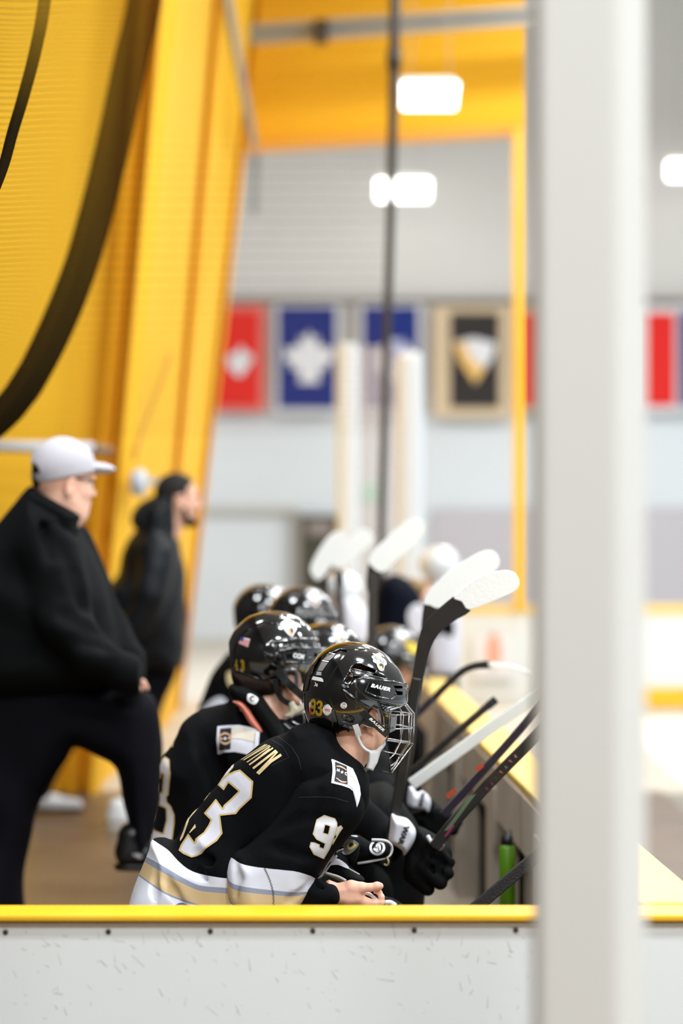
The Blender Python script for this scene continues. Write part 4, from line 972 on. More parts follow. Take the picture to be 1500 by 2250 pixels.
for pts, r, op in [
    ([(560, 1850, 5.345), (620, 1868, 5.335), (700, 1890, 5.34)], 0.010, 'sub'),
    ([(590, 1820, 5.35), (660, 1800, 5.335), (740, 1800, 5.335)], 0.009, 'sub'),
    ([(515, 1895, 5.37), (522, 1930, 5.355), (518, 1965, 5.36)], 0.008, 'sub'),
    ([(640, 1975, 5.345), (665, 1965, 5.35), (680, 1950, 5.36)], 0.007, 'sub'),
    ([(700, 1740, 5.34), (680, 1790, 5.335)], 0.009, 'sub')]:
    SL.chain([P(*q) for q in pts], [r * 0.3] * len(pts), 0.022, op)
SL.wobble(0.003, 38, 8, (1, 0.5, 1))
s1 = [(480, 1870), (509, 1884), (530, 1897), (560, 1904), (611, 1910), (648, 1914), (676, 1922), (691, 1929), (740, 1960)]
s2 = [(480, 1905), (498, 1917), (504, 1936), (527, 1946), (564, 1952), (611, 1957), (648, 1961), (678, 1960), (740, 1970)]
s3 = [(480, 1960), (500, 1968), (514, 1986), (560, 1992), (611, 1994), (650, 1990), (663, 1982), (685, 1972), (740, 1975)]
slv = SL.obj('sleeve', M['jersey_bands'], p93, 2, {'band': band3(s1, s2, s3)})
# sleeve cuff edge and black undersleeve
US = Field((P(600, 0, 5.4).x, 5.36, 0.60), (P(760, 0, 5.45).x, 5.53, P(0, 1900, 5.45).z), 0.0026)
US.puff([(640, 1915), (690, 1928), (712, 1938), (735, 1944), (744, 1955), (746, 1972), (740, 1984), (720, 1998), (660, 2010), (620, 2000)], 5.43, 0.03, 0.056, 0.01)
US.chain([P(700, 1945, 5.40), P(712, 1985, 5.40)], [0.006] * 2, 0.01, 'sub'); US.wobble(0.002, 60, 5)
US.obj('undersleeve', M['jersey'], p93, 2)
tj, ts = bvh(jer), bvh(slv); both = [tj, ts]
q = lambda pts: C(380, 1600, 5.769, pts)
decal('back_number', q([(850, 525), (1020, 675), (1000, 885), (855, 1020), (800, 1090), (600, 1112), (612, 1200), (630, 1335), (560, 1430), (415, 1530), (365, 1592), (300, 1625), (235, 1640), (130, 1595), (72, 1550), (100, 1480), (195, 1335), (278, 1450), (285, 1400), (390, 1320), (450, 1230), (478, 1165), (392, 1080), (460, 1000), (545, 895), (632, 1015), (640, 980), (730, 900), (830, 800), (705, 695), (645, 790), (560, 715), (620, 640), (700, 580), (780, 545)]), both, M['number'], jer, 1.4)
decal('back_number', q([(778, 450), (765, 500), (700, 580), (610, 660), (520, 760), (430, 880), (300, 1040), (210, 1150), (180, 1240), (130, 1380), (90, 1440), (92, 1400), (130, 1310), (170, 1190), (200, 1130), (270, 1030), (330, 960), (390, 880), (480, 770), (560, 690), (600, 620), (640, 540), (690, 490)]), both, band_mat('edge_number', 'edge', [(-1, (222, 200, 156)), (2.2, (226, 226, 232))]), jer, 1.0)
decal('back_number_tip', q([(205, 1325), (250, 1262), (283, 1215), (290, 1262), (262, 1285), (215, 1332)]), both, M['twill_gold'], jer, 1.0)
nm = [stroke((1172, 207), (862, 403), 9, 6), stroke((1196, 208), (893, 408), 10, 8), stroke((893, 408), (1222, 218), 9, 10), stroke((1236, 230), (938, 434), 15, 13), stroke((1268, 252), (968, 466), 20, 20), stroke((968, 466), (1225, 262), 14, 12),
      stroke((1308, 284), (1016, 512), 30, 26), stroke((1326, 300), (1066, 572), 20, 26), stroke((1372, 338), (1228, 432), 34, 34), stroke((1240, 424), (1082, 582), 34, 30)]
decal('name_letters', [q(s) for s in nm], both, M['twill_gold'], jer, 0.8, union=True)
decal('name_plate_seam', [q(stroke((1250, 150), (1390, 230), 5)), q(stroke((1390, 230), (1470, 370), 5)), q(stroke((1470, 370), (1240, 480), 4))], both, M['thread'], jer, 0.7, union=True)
s9 = lambda pts: C(640, 1630, 8.333, pts)
decal('sleeve_number', [s9([(600, 1335), (800, 1400), (838, 1480), (840, 1560), (820, 1640), (740, 1860), (700, 1960), (590, 2145), (405, 2060), (330, 1920), (355, 1835), (420, 1840), (520, 1880), (515, 1925), (585, 1950), (612, 1865), (460, 1790), (390, 1690), (460, 1420)]), s9([(620, 1520), (705, 1545), (670, 1690), (585, 1665)])], both, M['number_s'], slv, 1.1)
decal('sleeve_number', s9([(838, 1562), (905, 1525), (942, 1575), (880, 1665), (835, 1740), (790, 1820), (745, 1900), (760, 1800), (815, 1740), (800, 1690), (805, 1640)]), both, M['number_s'], slv, 1.0)
decal('shoulder_patch', s9([(725, 320), (760, 322), (1000, 430), (1120, 490), (1190, 640), (1250, 820), (1265, 960), (1240, 1080), (1195, 1200), (1170, 1080), (1120, 900), (1060, 850), (920, 800), (730, 755), (755, 560), (745, 400)]), both, M['twill_white'], jer, 1.2)
decal('patch_field', s9([(795, 365), (1010, 455), (1025, 780), (785, 720), (810, 560)]), both, M['twill_black'], jer, 1.2, 0.0022)
decal('patch_stripe', s9([(1010, 462), (1090, 500), (1160, 620), (1200, 740), (1190, 760), (1110, 640), (1018, 600)]), both, M['twill_cream'], jer, 1.2, 0.0022)
for a_, b_, w in [((800, 735), (1030, 790), 5), ((1030, 790), (1110, 850), 5), ((1110, 850), (1200, 1140), 5), ((790, 350), (1000, 440), 4)]: decal('patch_seam', s9(stroke(a_, b_, w)), both, M['thread'], jer, 0.6, 0.0024)
textdecal('patch_letters', 'N', 640 + 855 / 8.333, 1630 + 530 / 8.333, 7.5, 2.2, 0.8, -8.4, both, M['white_print'], jer, 0.05, 0.0027)
textdecal('patch_letters', 'C', 640 + 990 / 8.333, 1630 + 592 / 8.333, 7.0, 3.2, 0.8, -8.4, both, M['white_print'], jer, 0.05, 0.0027)
def star(cx, cy, r, a=0): return [(cx + (r if i % 2 == 0 else r * 0.4) * math.sin(a + i * math.pi / 5), cy - (r if i % 2 == 0 else r * 0.4) * math.cos(a + i * math.pi / 5)) for i in range(10)]
decal('patch_star', star(640 + 923 / 8.333, 1630 + 562 / 8.333, 4.2, 0.2), both, M['white_print'], jer, 0.5, 0.0027)
for yy, sgn in ((440, 1), (655, -1)):
    arcp = [(820 + t * 185, yy + t * 75 - sgn * 26 * math.sin(t * math.pi)) for t in [i / 8 for i in range(9)]]
    arcp2 = [(x, y + 26 * (1 - 0.3 * abs(x - 912) / 92)) for x, y in arcp][::-1]
    decal('patch_scroll', s9(arcp + arcp2), both, M['tan_print'], jer, 0.6, 0.0027)
decal('blue_emblem', [disc(398, 1996, 16, 12), disc(398, 1998, 13, 9)], both, M['blue_print'], jer, 1.0)
# zigzag stitching down the sleeve bands
zz = []
base_ = [(580, 1906), (586, 1918), (592, 1932), (597, 1948), (600, 1962), (601, 1978), (600, 1996)]
for a_, b_ in zip(base_[:-1], base_[1:]):
    for k in range(6):
        t = k / 6; x = a_[0] + (b_[0] - a_[0]) * t + (2.2 if k % 2 else -2.2); y = a_[1] + (b_[1] - a_[1]) * t; zz.append((x, y))
decal('zigzag_stitch', [stroke(a_, b_, 1.0) for a_, b_ in zip(zz[:-1], zz[1:])], [ts], mat('stitch', (60, 55, 60), 0.8), slv, 0.5, 0.0016, union=True)
for nm_, cv, dy in (('hem_piping', c2, 0),):
    pass
# seam on shoulder and yoke
decal('seam', [stroke(a_, b_, 0.9) for a_, b_ in [((655, 1752), (690, 1751)), ((690, 1751), (730, 1752)), ((730, 1752), (765, 1762)), ((640, 1640), (655, 1664)), ((655, 1664), (662, 1690)), ((610, 1618), (640, 1640))]], both, M['thread'], jer, 0.7, 0.001, union=True)
# mouth guard held between thumb and fingers
mg = MB().tube(spline([P(*q_) for q_ in [(800, 1962, 5.452), (812, 1965, 5.448), (822, 1973, 5.446), (827, 1979, 5.448)]], 4), 0.0040, 8).build('mouth_guard', M['white_strap'], None, True)
tag(mg, 'white mouth guard held between the thumb and fingers of player 93', 'mouth guard')
# ================================================================== shared builders for the people further down the bench
def put_head(root, px, py, D, yaw, pitch, k, extra=None, mat_=None, h=0.0028, name='body', body=None, eye=True):
    f = head_field(P(px, py, D), math.radians(yaw), math.radians(pitch), h, k)
    f.cone(f.L(-0.015, 0, -0.05), f.L(-0.05, 0, -0.17), 0.056 * k, 0.062 * k, 0.03)
    if extra: extra(f)
    parts = [f.mesh(2)]
    if body: parts += body
    o = join_meshes(name, parts, mat_ or M['skin'], root)
    if eye: eyes(f, k, root)
    return f, o
def bench_helmet(root, cx, cy, D, k=1.0, h=0.0022, keepcut=True, mat_=None, brim=True):
    """shell with crown ridge, stepped rear plate, side armour and brow vents; outline offsets are in photo pixels of the second player (836 px/m)"""
    s0 = 836.6; q = F / D / s0 * k
    T = lambda pts: [(cx + (x - 606) * q, cy + (y - 1440) * q) for x, y in pts]
    R = 0.1165 * k
    f = Field(P(cx, cy, D) - Vector((R + 0.02, R + 0.015, R + 0.02)), P(cx, cy, D) + Vector((R + 0.02, R + 0.015, R + 0.02)), h)
    f.ell(P(cx, cy, D), (R, 0.108 * k, R * 0.99), 0)
    f.ell(P(*T([(588, 1447)])[0], D), (R * 0.86, 0.100 * k, R * 0.93), 0.03)
    base = f.d.copy()
    f.panel(base, T([(505, 1470), (505, 1400), (520, 1372), (550, 1345), (590, 1335), (625, 1340), (618, 1356), (590, 1352), (560, 1362), (538, 1382), (526, 1410), (522, 1470)]), D + 0.3, 0.004, 0.004)
    f.panel(base, T([(500, 1444), (520, 1446), (560, 1462), (600, 1478), (640, 1500), (640, 1545), (500, 1545)]), D + 0.3, 0.0028, 0.0015)
    f.panel(base, T([(584, 1412), (602, 1402), (650, 1398), (705, 1402), (705, 1482), (662, 1480), (636, 1464), (604, 1452), (586, 1440)]), D, 0.003, 0.002)
    f.panel(base, T([(604, 1408), (650, 1404), (705, 1408), (705, 1413), (650, 1412), (618, 1416), (614, 1430), (608, 1430)]), D, -0.004, 0.0012)
    f.panel(base, T([(584, 1424), (602, 1427), (604, 1433), (584, 1429)]), D, -0.004, 0.001)
    f.panel(base, T([(584, 1434), (604, 1440), (626, 1466), (600, 1452)]), D, -0.004, 0.001)
    f.panel(base, T([(618, 1424), (650, 1417), (705, 1420), (705, 1457), (670, 1453), (628, 1452)]), D, 0.0085, 0.0012)
    b2 = f.d.copy()
    f.panel(b2, T([(626, 1430), (672, 1425), (672, 1450), (632, 1448)]), D, -0.0016, 0.0008)
    f.panel(b2, T([(676, 1432), (696, 1432), (696, 1440), (676, 1440)]), D, -0.005, 0.001)
    f.d = np.maximum(f.d, (-(base + 0.008)).astype(np.float32))
    if keepcut:
        keep = T([(495, 1330), (509, 1474), (516, 1482), (545, 1484), (575, 1490), (600, 1508), (620, 1520), (622, 1490), (632, 1470), (650, 1464), (660, 1474), (664, 1500), (672, 1500), (678, 1478), (706, 1474), (712, 1400), (690, 1330)])
        w = [((x - CX) * D / F, H - (y - CY) * D / F) for x, y in keep]
        U, V = np.meshgrid(f.ax[0], f.ax[2], indexing='ij'); f.d = np.maximum(f.d, polysd(w, U, V)[:, None, :] + 0 * f.d)
    o = f.obj('helmet', mat_ or M['gloss'], root, 2); return o, T
def crest(T, tree, par, col=None):
    decal('crest', cspline(T([(620, 1366), (634, 1362), (648, 1368), (652, 1380), (646, 1392), (641, 1400), (632, 1394), (624, 1384), (615, 1374)]), 2), tree, M['white_print'], par, 1.2, 0.0025)
    decal('crest_badge', cspline(T([(630, 1382), (640, 1380), (646, 1386), (641, 1398), (634, 1392)]), 2), tree, M['tan_print'], par, 1.0, 0.0032)
    decal('crest_dark_mark', cspline(T([(637, 1381), (643, 1382), (643, 1390), (639, 1392)]), 2), tree, M['dark_print'], par, 0.8, 0.0036)  # dark part of the badge print
def simple_cage(root, cx, cy, D, k, m=None):
    """bars in front of a face looking along +x and away"""
    q = F / D / 836.6 * k; T = lambda x, y, d: P(cx + (x - 606) * q, cy + (y - 1440) * q, D + d)
    for dx, d in ((0, -0.03), (-3, 0.03), (-12, -0.07), (-10, 0.08)):
        MB().tube([T(704 + dx, 1474, d), T(722 + dx, 1492, d), T(722 + dx, 1540, d), T(706 + dx, 1572, d), T(680 + dx, 1602, d)], 0.0022, 6).build('cage_wire', m or M['chrome'], root, True)
    for y, x in ((1492, 722), (1516, 723), (1540, 722), (1566, 709)):
        MB().tube([T(668, y - 6, -0.085), T(x - 10, y, -0.06), T(x, y, -0.02), T(x, y, 0.03), T(x - 12, y, 0.07)], 0.0018, 6).build('cage_wire', m or M['chrome'], root, True)

# ================================================================== second player, number 43
D2 = 6.35
p43 = person((-0.15, 6.35, 0.0), 'seated player with gold 43 on black helmet, second from the near end board')
B = Field((-0.42, 6.10, 0.48), (0.14, 6.80, 1.15), 0.007)
B.chain([P(575, 1560, 6.35), P(540, 1640, 6.40), P(480, 1800, 6.44), P(430, 1960, 6.44)], [0.055, 0.10, 0.125, 0.13], 0.05, flat=1.2)
def neck43(f):
    f.puff([(565, 1520), (600, 1518), (644, 1500), (668, 1512), (660, 1545), (640, 1552), (628, 1566), (616, 1580), (600, 1590), (560, 1580)], 6.335, 0.05, 0.068, 0.015)
    f.puff([(625, 1485), (640, 1476), (652, 1482), (655, 1500), (652, 1520), (640, 1515), (628, 1505)], 6.262, 0.008, 0.010, 0.004)
f43, b43 = put_head(p43, 597, 1484, D2, 50, 8, 0.98, neck43, body=[B.mesh(2)])
# skin showing between collar and neck guard
sk = Field(P(500, 1620, 6.17), P(590, 1530, 6.30), 0.002)
sk.puff([(510, 1541), (522, 1539), (534, 1544), (548, 1560), (562, 1582), (578, 1606), (570, 1610), (548, 1590), (530, 1560), (518, 1548)], 6.222, 0.012, 0.02, 0.003); sk.obj('neck_skin', M['skin_red'], p43, 1)
h43, T43 = bench_helmet(p43, 606, 1440, D2, 1.0, 0.0014)
t43 = bvh(h43); crest(T43, t43, h43)
decal('flag_sticker', C(500, 1340, 7.143, [(215, 430), (355, 460), (320, 590), (175, 530)]), t43, M['white_print'], h43, 1.0, 0.002)
decal('flag_canton', C(500, 1340, 7.143, [(215, 430), (262, 440), (248, 495), (195, 485)]), t43, M['blue_print'], h43, 1.0, 0.0026)
for k in range(5):
    t = 0.12 + k * 0.19; t2 = t + 0.085
    A = lambda t: (215 + (175 - 215) * t, 430 + 100 * t); Bq = lambda t: (355 + (320 - 355) * t, 460 + 130 * t)
    l0, r0_, l1, r1_ = A(t), Bq(t), A(t2), Bq(t2)
    if t < 0.5: l0, l1 = (258, 440 + 130 * t), (255, 440 + 130 * t2)
    decal('flag_stripe', C(500, 1340, 7.143, [l0, r0_, r1_, l1]), t43, M['red_print'], h43, 0.8, 0.0026)
textdecal('helmet_number', '4', 519.5, 1462, 13.0, 1.5, -2, -30, t43, M['gold_print'], h43, 0.05, 0.002)
textdecal('helmet_number', '3', 533.5, 1463.5, 17.0, 3.0, -1, -31, t43, M['gold_print'], h43, 0.06, 0.002)
textdecal('brand_text', 'CCM', 655, 1442, 10.6, 1.8, 1.6, -13, t43, M['white_print'], h43, 0.06, 0.002, 0.15, 1.05)
# clear ear guard, straps, hair, chin cup
eg = Field(P(606, 1530, 6.20), P(668, 1455, 6.30), 0.002)
eg.puff([(622, 1498), (617, 1482), (622, 1468), (634, 1463), (650, 1466), (657, 1480), (657, 1500), (655, 1518), (640, 1512)], 6.246, 0.012, 0.012, 0.002)
eg.puff([(630, 1500), (627, 1488), (634, 1477), (646, 1479), (651, 1492), (650, 1506), (640, 1506)], 6.236, 0.010, 0.02, 0.002, 'sub')
eg.obj('ear_guard', M['clear'], p43, 1)
st = strap('cage_strap', [(606, 1470, 6.245), (632, 1500, 6.225), (655, 1521, 6.228), (680, 1542, 6.24)], 0.021, 0.003, M['satin'], p43)
strap('chin_strap', [(604, 1492, 6.245), (610, 1522, 6.245), (624, 1540, 6.25), (642, 1548, 6.26)], 0.015, 0.003, M['satin'], p43)
cream = mat('cream_chin_strap', (196, 188, 165), 0.6)
cf = Field(P(610, 1600, 6.19), P(690, 1525, 6.30), 0.002)
cf.puff([(634, 1546), (645, 1540), (652, 1552), (664, 1545), (676, 1549), (668, 1562), (648, 1572), (640, 1578), (622, 1574), (634, 1562)], 6.25, 0.008, 0.014, 0.003); cf.obj('chin_cup', cream, p43, 1)
hf = Field(P(498, 1545, 6.22), P(620, 1460, 6.46), 0.0026)
hf.puff([(514, 1470), (600, 1478), (612, 1510), (604, 1526), (585, 1530), (560, 1532), (520, 1520), (512, 1500)], 6.335, 0.03, 0.092, 0.004); hf.obj('hair', M['hair'], p43, 1)
for i, pts in enumerate([[(690, 1500, 6.30), (712, 1520, 6.32), (712, 1560, 6.34), (690, 1594, 6.34), (664, 1612, 6.34)], [(640, 1584, 6.28), (664, 1598, 6.30), (690, 1590, 6.33)], [(664, 1612, 6.34), (640, 1604, 6.29), (624, 1590, 6.28)], [(650, 1572, 6.26), (680, 1560, 6.3), (710, 1548, 6.34)], [(660, 1540, 6.26), (668, 1580, 6.26), (664, 1612, 6.34)]]):
    MB().tube([P(*q) for q in pts], 0.002, 6).build('cage_wire', M['chrome'], h43, True)
# black neck guard and jersey
ng = Field(P(496, 1660, 6.14), P(650, 1490, 6.52), 0.003)
ng.puff([(512, 1496), (545, 1505), (572, 1522), (598, 1556), (618, 1586), (628, 1612), (626, 1644), (598, 1640), (580, 1606), (560, 1572), (540, 1549), (512, 1534), (502, 1515)], 6.29, 0.02, 0.085, 0.01); ngo = ng.obj('neck_guard', M['black_fab'], p43, 2)
tng = bvh(ngo)
decal('neck_badge', cspline([(544, 1526), (552, 1525), (564, 1532), (567, 1538), (561, 1547), (552, 1546), (543, 1538)], 3), tng, M['white_print'], ngo, 1.0)
decal('neck_badge_ring', [disc(554, 1535, 5.6, 6.4)], tng, M['dark_print'], ngo, 0.8, 0.002); decal('neck_badge_centre', disc(555, 1536.5, 3.3), tng, M['white_print'], ngo, 0.8, 0.0026)
J2 = Field((P(310, 0, 6.35).x, 6.12, 0.475), (P(800, 0, 6.35).x, 6.72, P(0, 1500, 6.35).z), 0.0042)
J2.puff([(508, 1527), (500, 1545), (470, 1554), (440, 1563), (413, 1579), (398, 1594), (388, 1617), (372, 1644), (356, 1662), (349, 1690), (350, 1730), (344, 1790), (330, 1850), (322, 1900), (318, 2080), (600, 2080), (680, 1900), (720, 1760), (700, 1640), (650, 1600), (600, 1560), (556, 1552), (530, 1535)], 6.42, 0.10, 0.19, 0.02)
J2.puff([(540, 1560), (600, 1575), (650, 1640), (660, 1760), (600, 1860), (540, 1820), (500, 1660)], 6.30, 0.06, 0.09, 0.06)
J2.puff([(640, 1610), (700, 1600), (780, 1680), (800, 1760), (760, 1850), (680, 1820), (640, 1700)], 6.50, 0.06, 0.10, 0.04)
J2.chain([P(430, 1600, 6.26), P(470, 1680, 6.235), P(500, 1780, 6.23)], [0.012] * 3, 0.04, 'sub')
J2.wobble(0.004, 26, 11, (1.2, 0.5, 0.7))
j2 = J2.obj('jersey', M['jersey'], p43, 2); t2 = bvh(j2)
r3 = lambda pts: C(320, 1540, 5.357, pts)
decal('back_number', r3([(225, 655), (280, 690), (285, 800), (296, 850), (270, 1110), (248, 1130), (250, 1185), (300, 1240), (340, 1340), (340, 1440), (320, 1600), (300, 1720), (60, 1720), (50, 1385), (125, 1410), (100, 1520), (205, 1560), (245, 1400), (240, 1270), (205, 1250), (160, 1235), (150, 1150), (165, 1050), (195, 1085), (200, 1000), (210, 870), (190, 850), (180, 918), (145, 885), (155, 750), (190, 690)]), t2, M['number_b'], j2, 1.5)
decal('name_edge', r3([(345, 430), (318, 480), (300, 500), (285, 520), (318, 548), (330, 500)]), t2, M['twill_gold'], j2, 1.2)
decal('shoulder_patch', r3([(845, 300), (970, 288), (1100, 285), (1230, 310), (1342, 348), (1322, 600), (1240, 660), (1180, 625), (1050, 600), (940, 605), (850, 630), (835, 460)]), t2, M['twill_white'], j2, 1.3)
decal('patch_field', r3([(875, 330), (1012, 320), (1000, 570), (868, 582)]), t2, M['twill_black'], j2, 1.3, 0.0024)
decal('patch_stripe', r3([(1012, 320), (1130, 322), (1300, 360), (1288, 490), (1130, 450), (1005, 442)]), t2, M['twill_cream'], j2, 1.3, 0.0024)
decal('patch_seam', r3(stroke((1288, 372), (1272, 560), 5)), t2, M['thread'], j2, 0.7, 0.003)
decal('patch_star', star(320 + 938 / 5.357, 1540 + 445 / 5.357, 5.2), t2, M['white_print'], j2, 0.6, 0.003)
decal('patch_letters', [disc(320 + 893 / 5.357, 1540 + 448 / 5.357, 3.2), disc(320 + 988 / 5.357, 1540 + 440 / 5.357, 3.2)], t2, M['tan_print'], j2, 0.7, 0.003)
for yy, sg in ((375, 1), (515, -1)):
    a1 = [(875 + t * 130, yy + sg * 28 - sg * 30 * math.sin(t * math.pi)) for t in [i / 8 for i in range(9)]]; a2 = [(x, y + sg * 24) for x, y in a1][::-1]
    decal('patch_scroll', r3(a1 + a2), t2, M['tan_print'], j2, 0.7, 0.003)
decal('far_patch', [(642, 1598), (664, 1588), (672, 1606), (650, 1612)], [t2], M['twill_white'], j2, 1.5)
# legs of the second player in black hockey pants, knees towards the boards
PT = Field((P(700, 0, 6.5).x, 6.22, 0.48), (P(1020, 0, 6.5).x, 6.90, P(0, 1690, 6.5).z), 0.006)
PT.puff([(780, 1730), (810, 1722), (842, 1716), (868, 1728), (885, 1762), (905, 1800), (930, 1850), (940, 1905), (930, 1960), (924, 2020), (900, 2120), (780, 2120), (700, 2120), (700, 1850), (740, 1760)], 6.55, 0.07, 0.20, 0.02)
PT.wobble(0.006, 22, 4); PT.obj('hockey_pants', M['black_fab'], p43, 2)

# ================================================================== gloves
gl = lambda pts: C(780, 1680, 6.522, pts)
def glove(root, black, white, D, T=0.05, letters=None, extra=None, fingers=()):
    xs = [p[0] for p in black]; ys = [p[1] for p in black]
    f = Field(P(min(xs) - 25, max(ys) + 25, D - T - 0.05), P(max(xs) + 25, min(ys) - 25, D + T + 0.06), 0.003)
    f.puff(black, D, 0.028, T, 0.01)
    for a, b, r in fingers: f.cone(P(*a), P(*b), r, r * 0.9, 0.012)
    for a, b, r in fingers[:-1]:
        m_ = [(a[i] + b[i]) / 2 for i in range(3)]; f.cone(P(m_[0], m_[1] - 14, D - T - 0.012), P(m_[0] + 5, m_[1] + 14, D - T - 0.012), 0.006, 0.006, 0.01, 'sub')
    f.wobble(0.0025, 60, 2)
    o = f.obj('glove', M['black_fab'], root, 2)
    if white:
        g = Field(P(min(p[0] for p in white) - 15, max(p[1] for p in white) + 15, D - T - 0.05), P(max(p[0] for p in white) + 15, min(p[1] for p in white) - 15, D + 0.03), 0.0025)
        g.puff(white, D - T * 0.45, 0.016, T * 0.8, 0.005); c = g.obj('glove_cuff', M['twill_white'], o, 2); tr = bvh(c)
        if letters:
            for (txt, x, y, ux, uy, vx, vy) in letters: textdecal('cuff_letters', txt, x, y, ux, uy, vx, vy, tr, M['dark_print'], c, 0.04, 0.003)
    return o
glove(p43, gl([(700, 1290), (780, 1190), (870, 1050), (880, 900), (1000, 920), (1150, 1000), (1290, 1100), (1390, 1250), (1400, 1480), (1300, 1560), (1180, 1600), (1060, 1680), (1040, 1760), (980, 1810), (900, 1800), (780, 1700), (700, 1600)]),
      gl([(520, 710), (600, 740), (740, 775), (830, 870), (870, 960), (850, 1080), (780, 1210), (700, 1300), (670, 1225), (560, 1150), (480, 1100), (500, 900)]), 6.12, 0.06,
      [('WAR', 780 + 690 / 6.522, 1680 + 1010 / 6.522, -6.0, 17.0, 15.0, 5.0)],
      fingers=[((930, 1905, 6.06), (968, 1940, 6.05), 0.017), ((940, 1890, 6.06), (985, 1918, 6.05), 0.017), ((945, 1875, 6.07), (990, 1895, 6.06), 0.016), ((920, 1915, 6.08), (940, 1955, 6.07), 0.017)])
p3 = person((-0.04, 7.3, 0.0), 'seated player third along the bench, black helmet between the two numbered players')
glove(p43, gl([(100, 900), (140, 620), (230, 560), (380, 700), (420, 800), (560, 1000), (540, 1100), (300, 1080), (140, 1040)]),
      gl([(150, 590), (210, 556), (300, 600), (390, 690), (395, 760), (345, 850), (320, 1000), (220, 1000), (130, 950), (92, 860), (130, 780)]), 6.30, 0.04,
      [('WAR', 780 + 250 / 6.522, 1680 + 790 / 6.522, 3.0, 16.0, 12.0, -1.0)])
glove(p3, gl([(540, 620), (760, 660), (960, 650), (1070, 620), (1090, 500), (1150, 540), (1280, 640), (1420, 700), (1495, 760), (1490, 900), (1440, 950), (1300, 1000), (1150, 1000), (1000, 920), (870, 880), (760, 780), (540, 720)]),
      gl([(770, 330), (830, 328), (885, 400), (960, 375), (1050, 440), (1086, 530), (1072, 640), (1040, 690), (960, 650), (850, 640), (780, 620), (745, 540)]), 6.75, 0.05,
      [('WAR', 780 + 950 / 6.522, 1680 + 500 / 6.522, -3.0, 13.0, 12.0, 3.0)],
      fingers=[((960, 1790, 6.70), (1003, 1806, 6.69), 0.017), ((955, 1805, 6.70), (995, 1826, 6.69), 0.017), ((940, 1815, 6.70), (975, 1838, 6.69), 0.016)])
for root, pts, rr in ((p43, [(700, 1660, 6.45), (760, 1790, 6.36), (850, 1850, 6.18)], [0.075, 0.062, 0.05]), (p3, [(800, 1650, 7.25), (835, 1745, 7.02), (895, 1790, 6.82)], [0.075, 0.060, 0.048])):
    A_ = Field(np.min([P(*q_) for q_ in pts], axis=0) - 0.1, np.max([P(*q_) for q_ in pts], axis=0) + 0.1, 0.007); A_.chain([P(*q_) for q_ in pts], rr, 0.03); A_.wobble(0.005, 28, 3); A_.obj('sleeve', M['jersey'], root, 2)
# white trims and pull loop on the second player's glove
htube('glove_trim', [gl([(1040, 1020)])[0] + (6.05,), gl([(1070, 1080)])[0] + (6.045,), gl([(1110, 1140)])[0] + (6.045,), gl([(1145, 1178)])[0] + (6.05,)], 0.005, M['white_strap'], p43)
htube('glove_loop', [gl([(1190, 1130)])[0] + (6.04,), gl([(1240, 1120)])[0] + (6.035,), gl([(1262, 1170)])[0] + (6.035,), gl([(1225, 1215)])[0] + (6.04,), gl([(1180, 1205)])[0] + (6.045,)], 0.0035, mat('grey_loop', (170, 150, 150), 0.6), p43)
# resting glove with round emblem (held by the front player)
rg = Field(P(735, 1925, 5.72), P(880, 1820, 5.78), 0.0026)
rg.puff([(742, 1846), (762, 1830), (785, 1828), (800, 1836), (818, 1846), (838, 1846), (853, 1852), (860, 1864), (857, 1878), (846, 1886), (812, 1893), (780, 1898), (750, 1902), (740, 1880)], 5.80, 0.025, 0.045, 0.005); rg0 = empty('hockey_glove', (P(800, 1870, 5.8).x, 5.8, P(800, 1930, 5.8).z), 'black glove with round white emblem and white piping on the cuff', 'glove')
rgo = rg.obj('glove_cuff', M['black_fab'], rg0, 2); trg = bvh(rgo)
htube('glove_piping', [(816, 1845.5, 5.768), (838, 1846, 5.768), (852, 1850, 5.77), (860.5, 1862, 5.78), (858, 1876, 5.78), (846, 1885, 5.775), (811, 1893, 5.768), (785, 1897, 5.768)], 0.0033, M['white_strap'], rgo)
decal('glove_badge', [disc(828.3, 1863, 17.2, 16.2), disc(828.3, 1863, 12.2, 11.4)], trg, M['white_print'], rgo, 1.0, 0.003)
decal('glove_badge_figure', [cspline([(819, 1866), (824, 1862), (827, 1855), (833, 1853), (836, 1859), (836, 1868), (830, 1873), (824, 1871)], 3)], trg, M['white_print'], rgo, 0.9, 0.003)
decal('glove_badge_cut', [stroke((830, 1860), (833, 1871), 1.8), stroke((821, 1861), (828, 1864), 1.8)], trg, M['dark_print'], rgo, 0.7, 0.0042, union=True)
cp = Field(P(740, 1945, 5.74), P(830, 1885, 5.78), 0.003)
cp.puff([(752, 1900), (790, 1896), (818, 1892), (818, 1912), (808, 1930), (780, 1930), (758, 1918)], 5.82, 0.014, 0.03, 0.004); cp.obj('glove_palm', mat('cream_palm', (140, 128, 84), 0.8, noise=(40, 0.6, (96, 84, 52))), rg0, 1)
htube('glove_loop', [(849, 1883, 5.77), (853, 1893, 5.768), (850, 1901, 5.77), (843, 1899, 5.77)], 0.0026, mat('tan_loop', (176, 158, 120), 0.7), rgo)
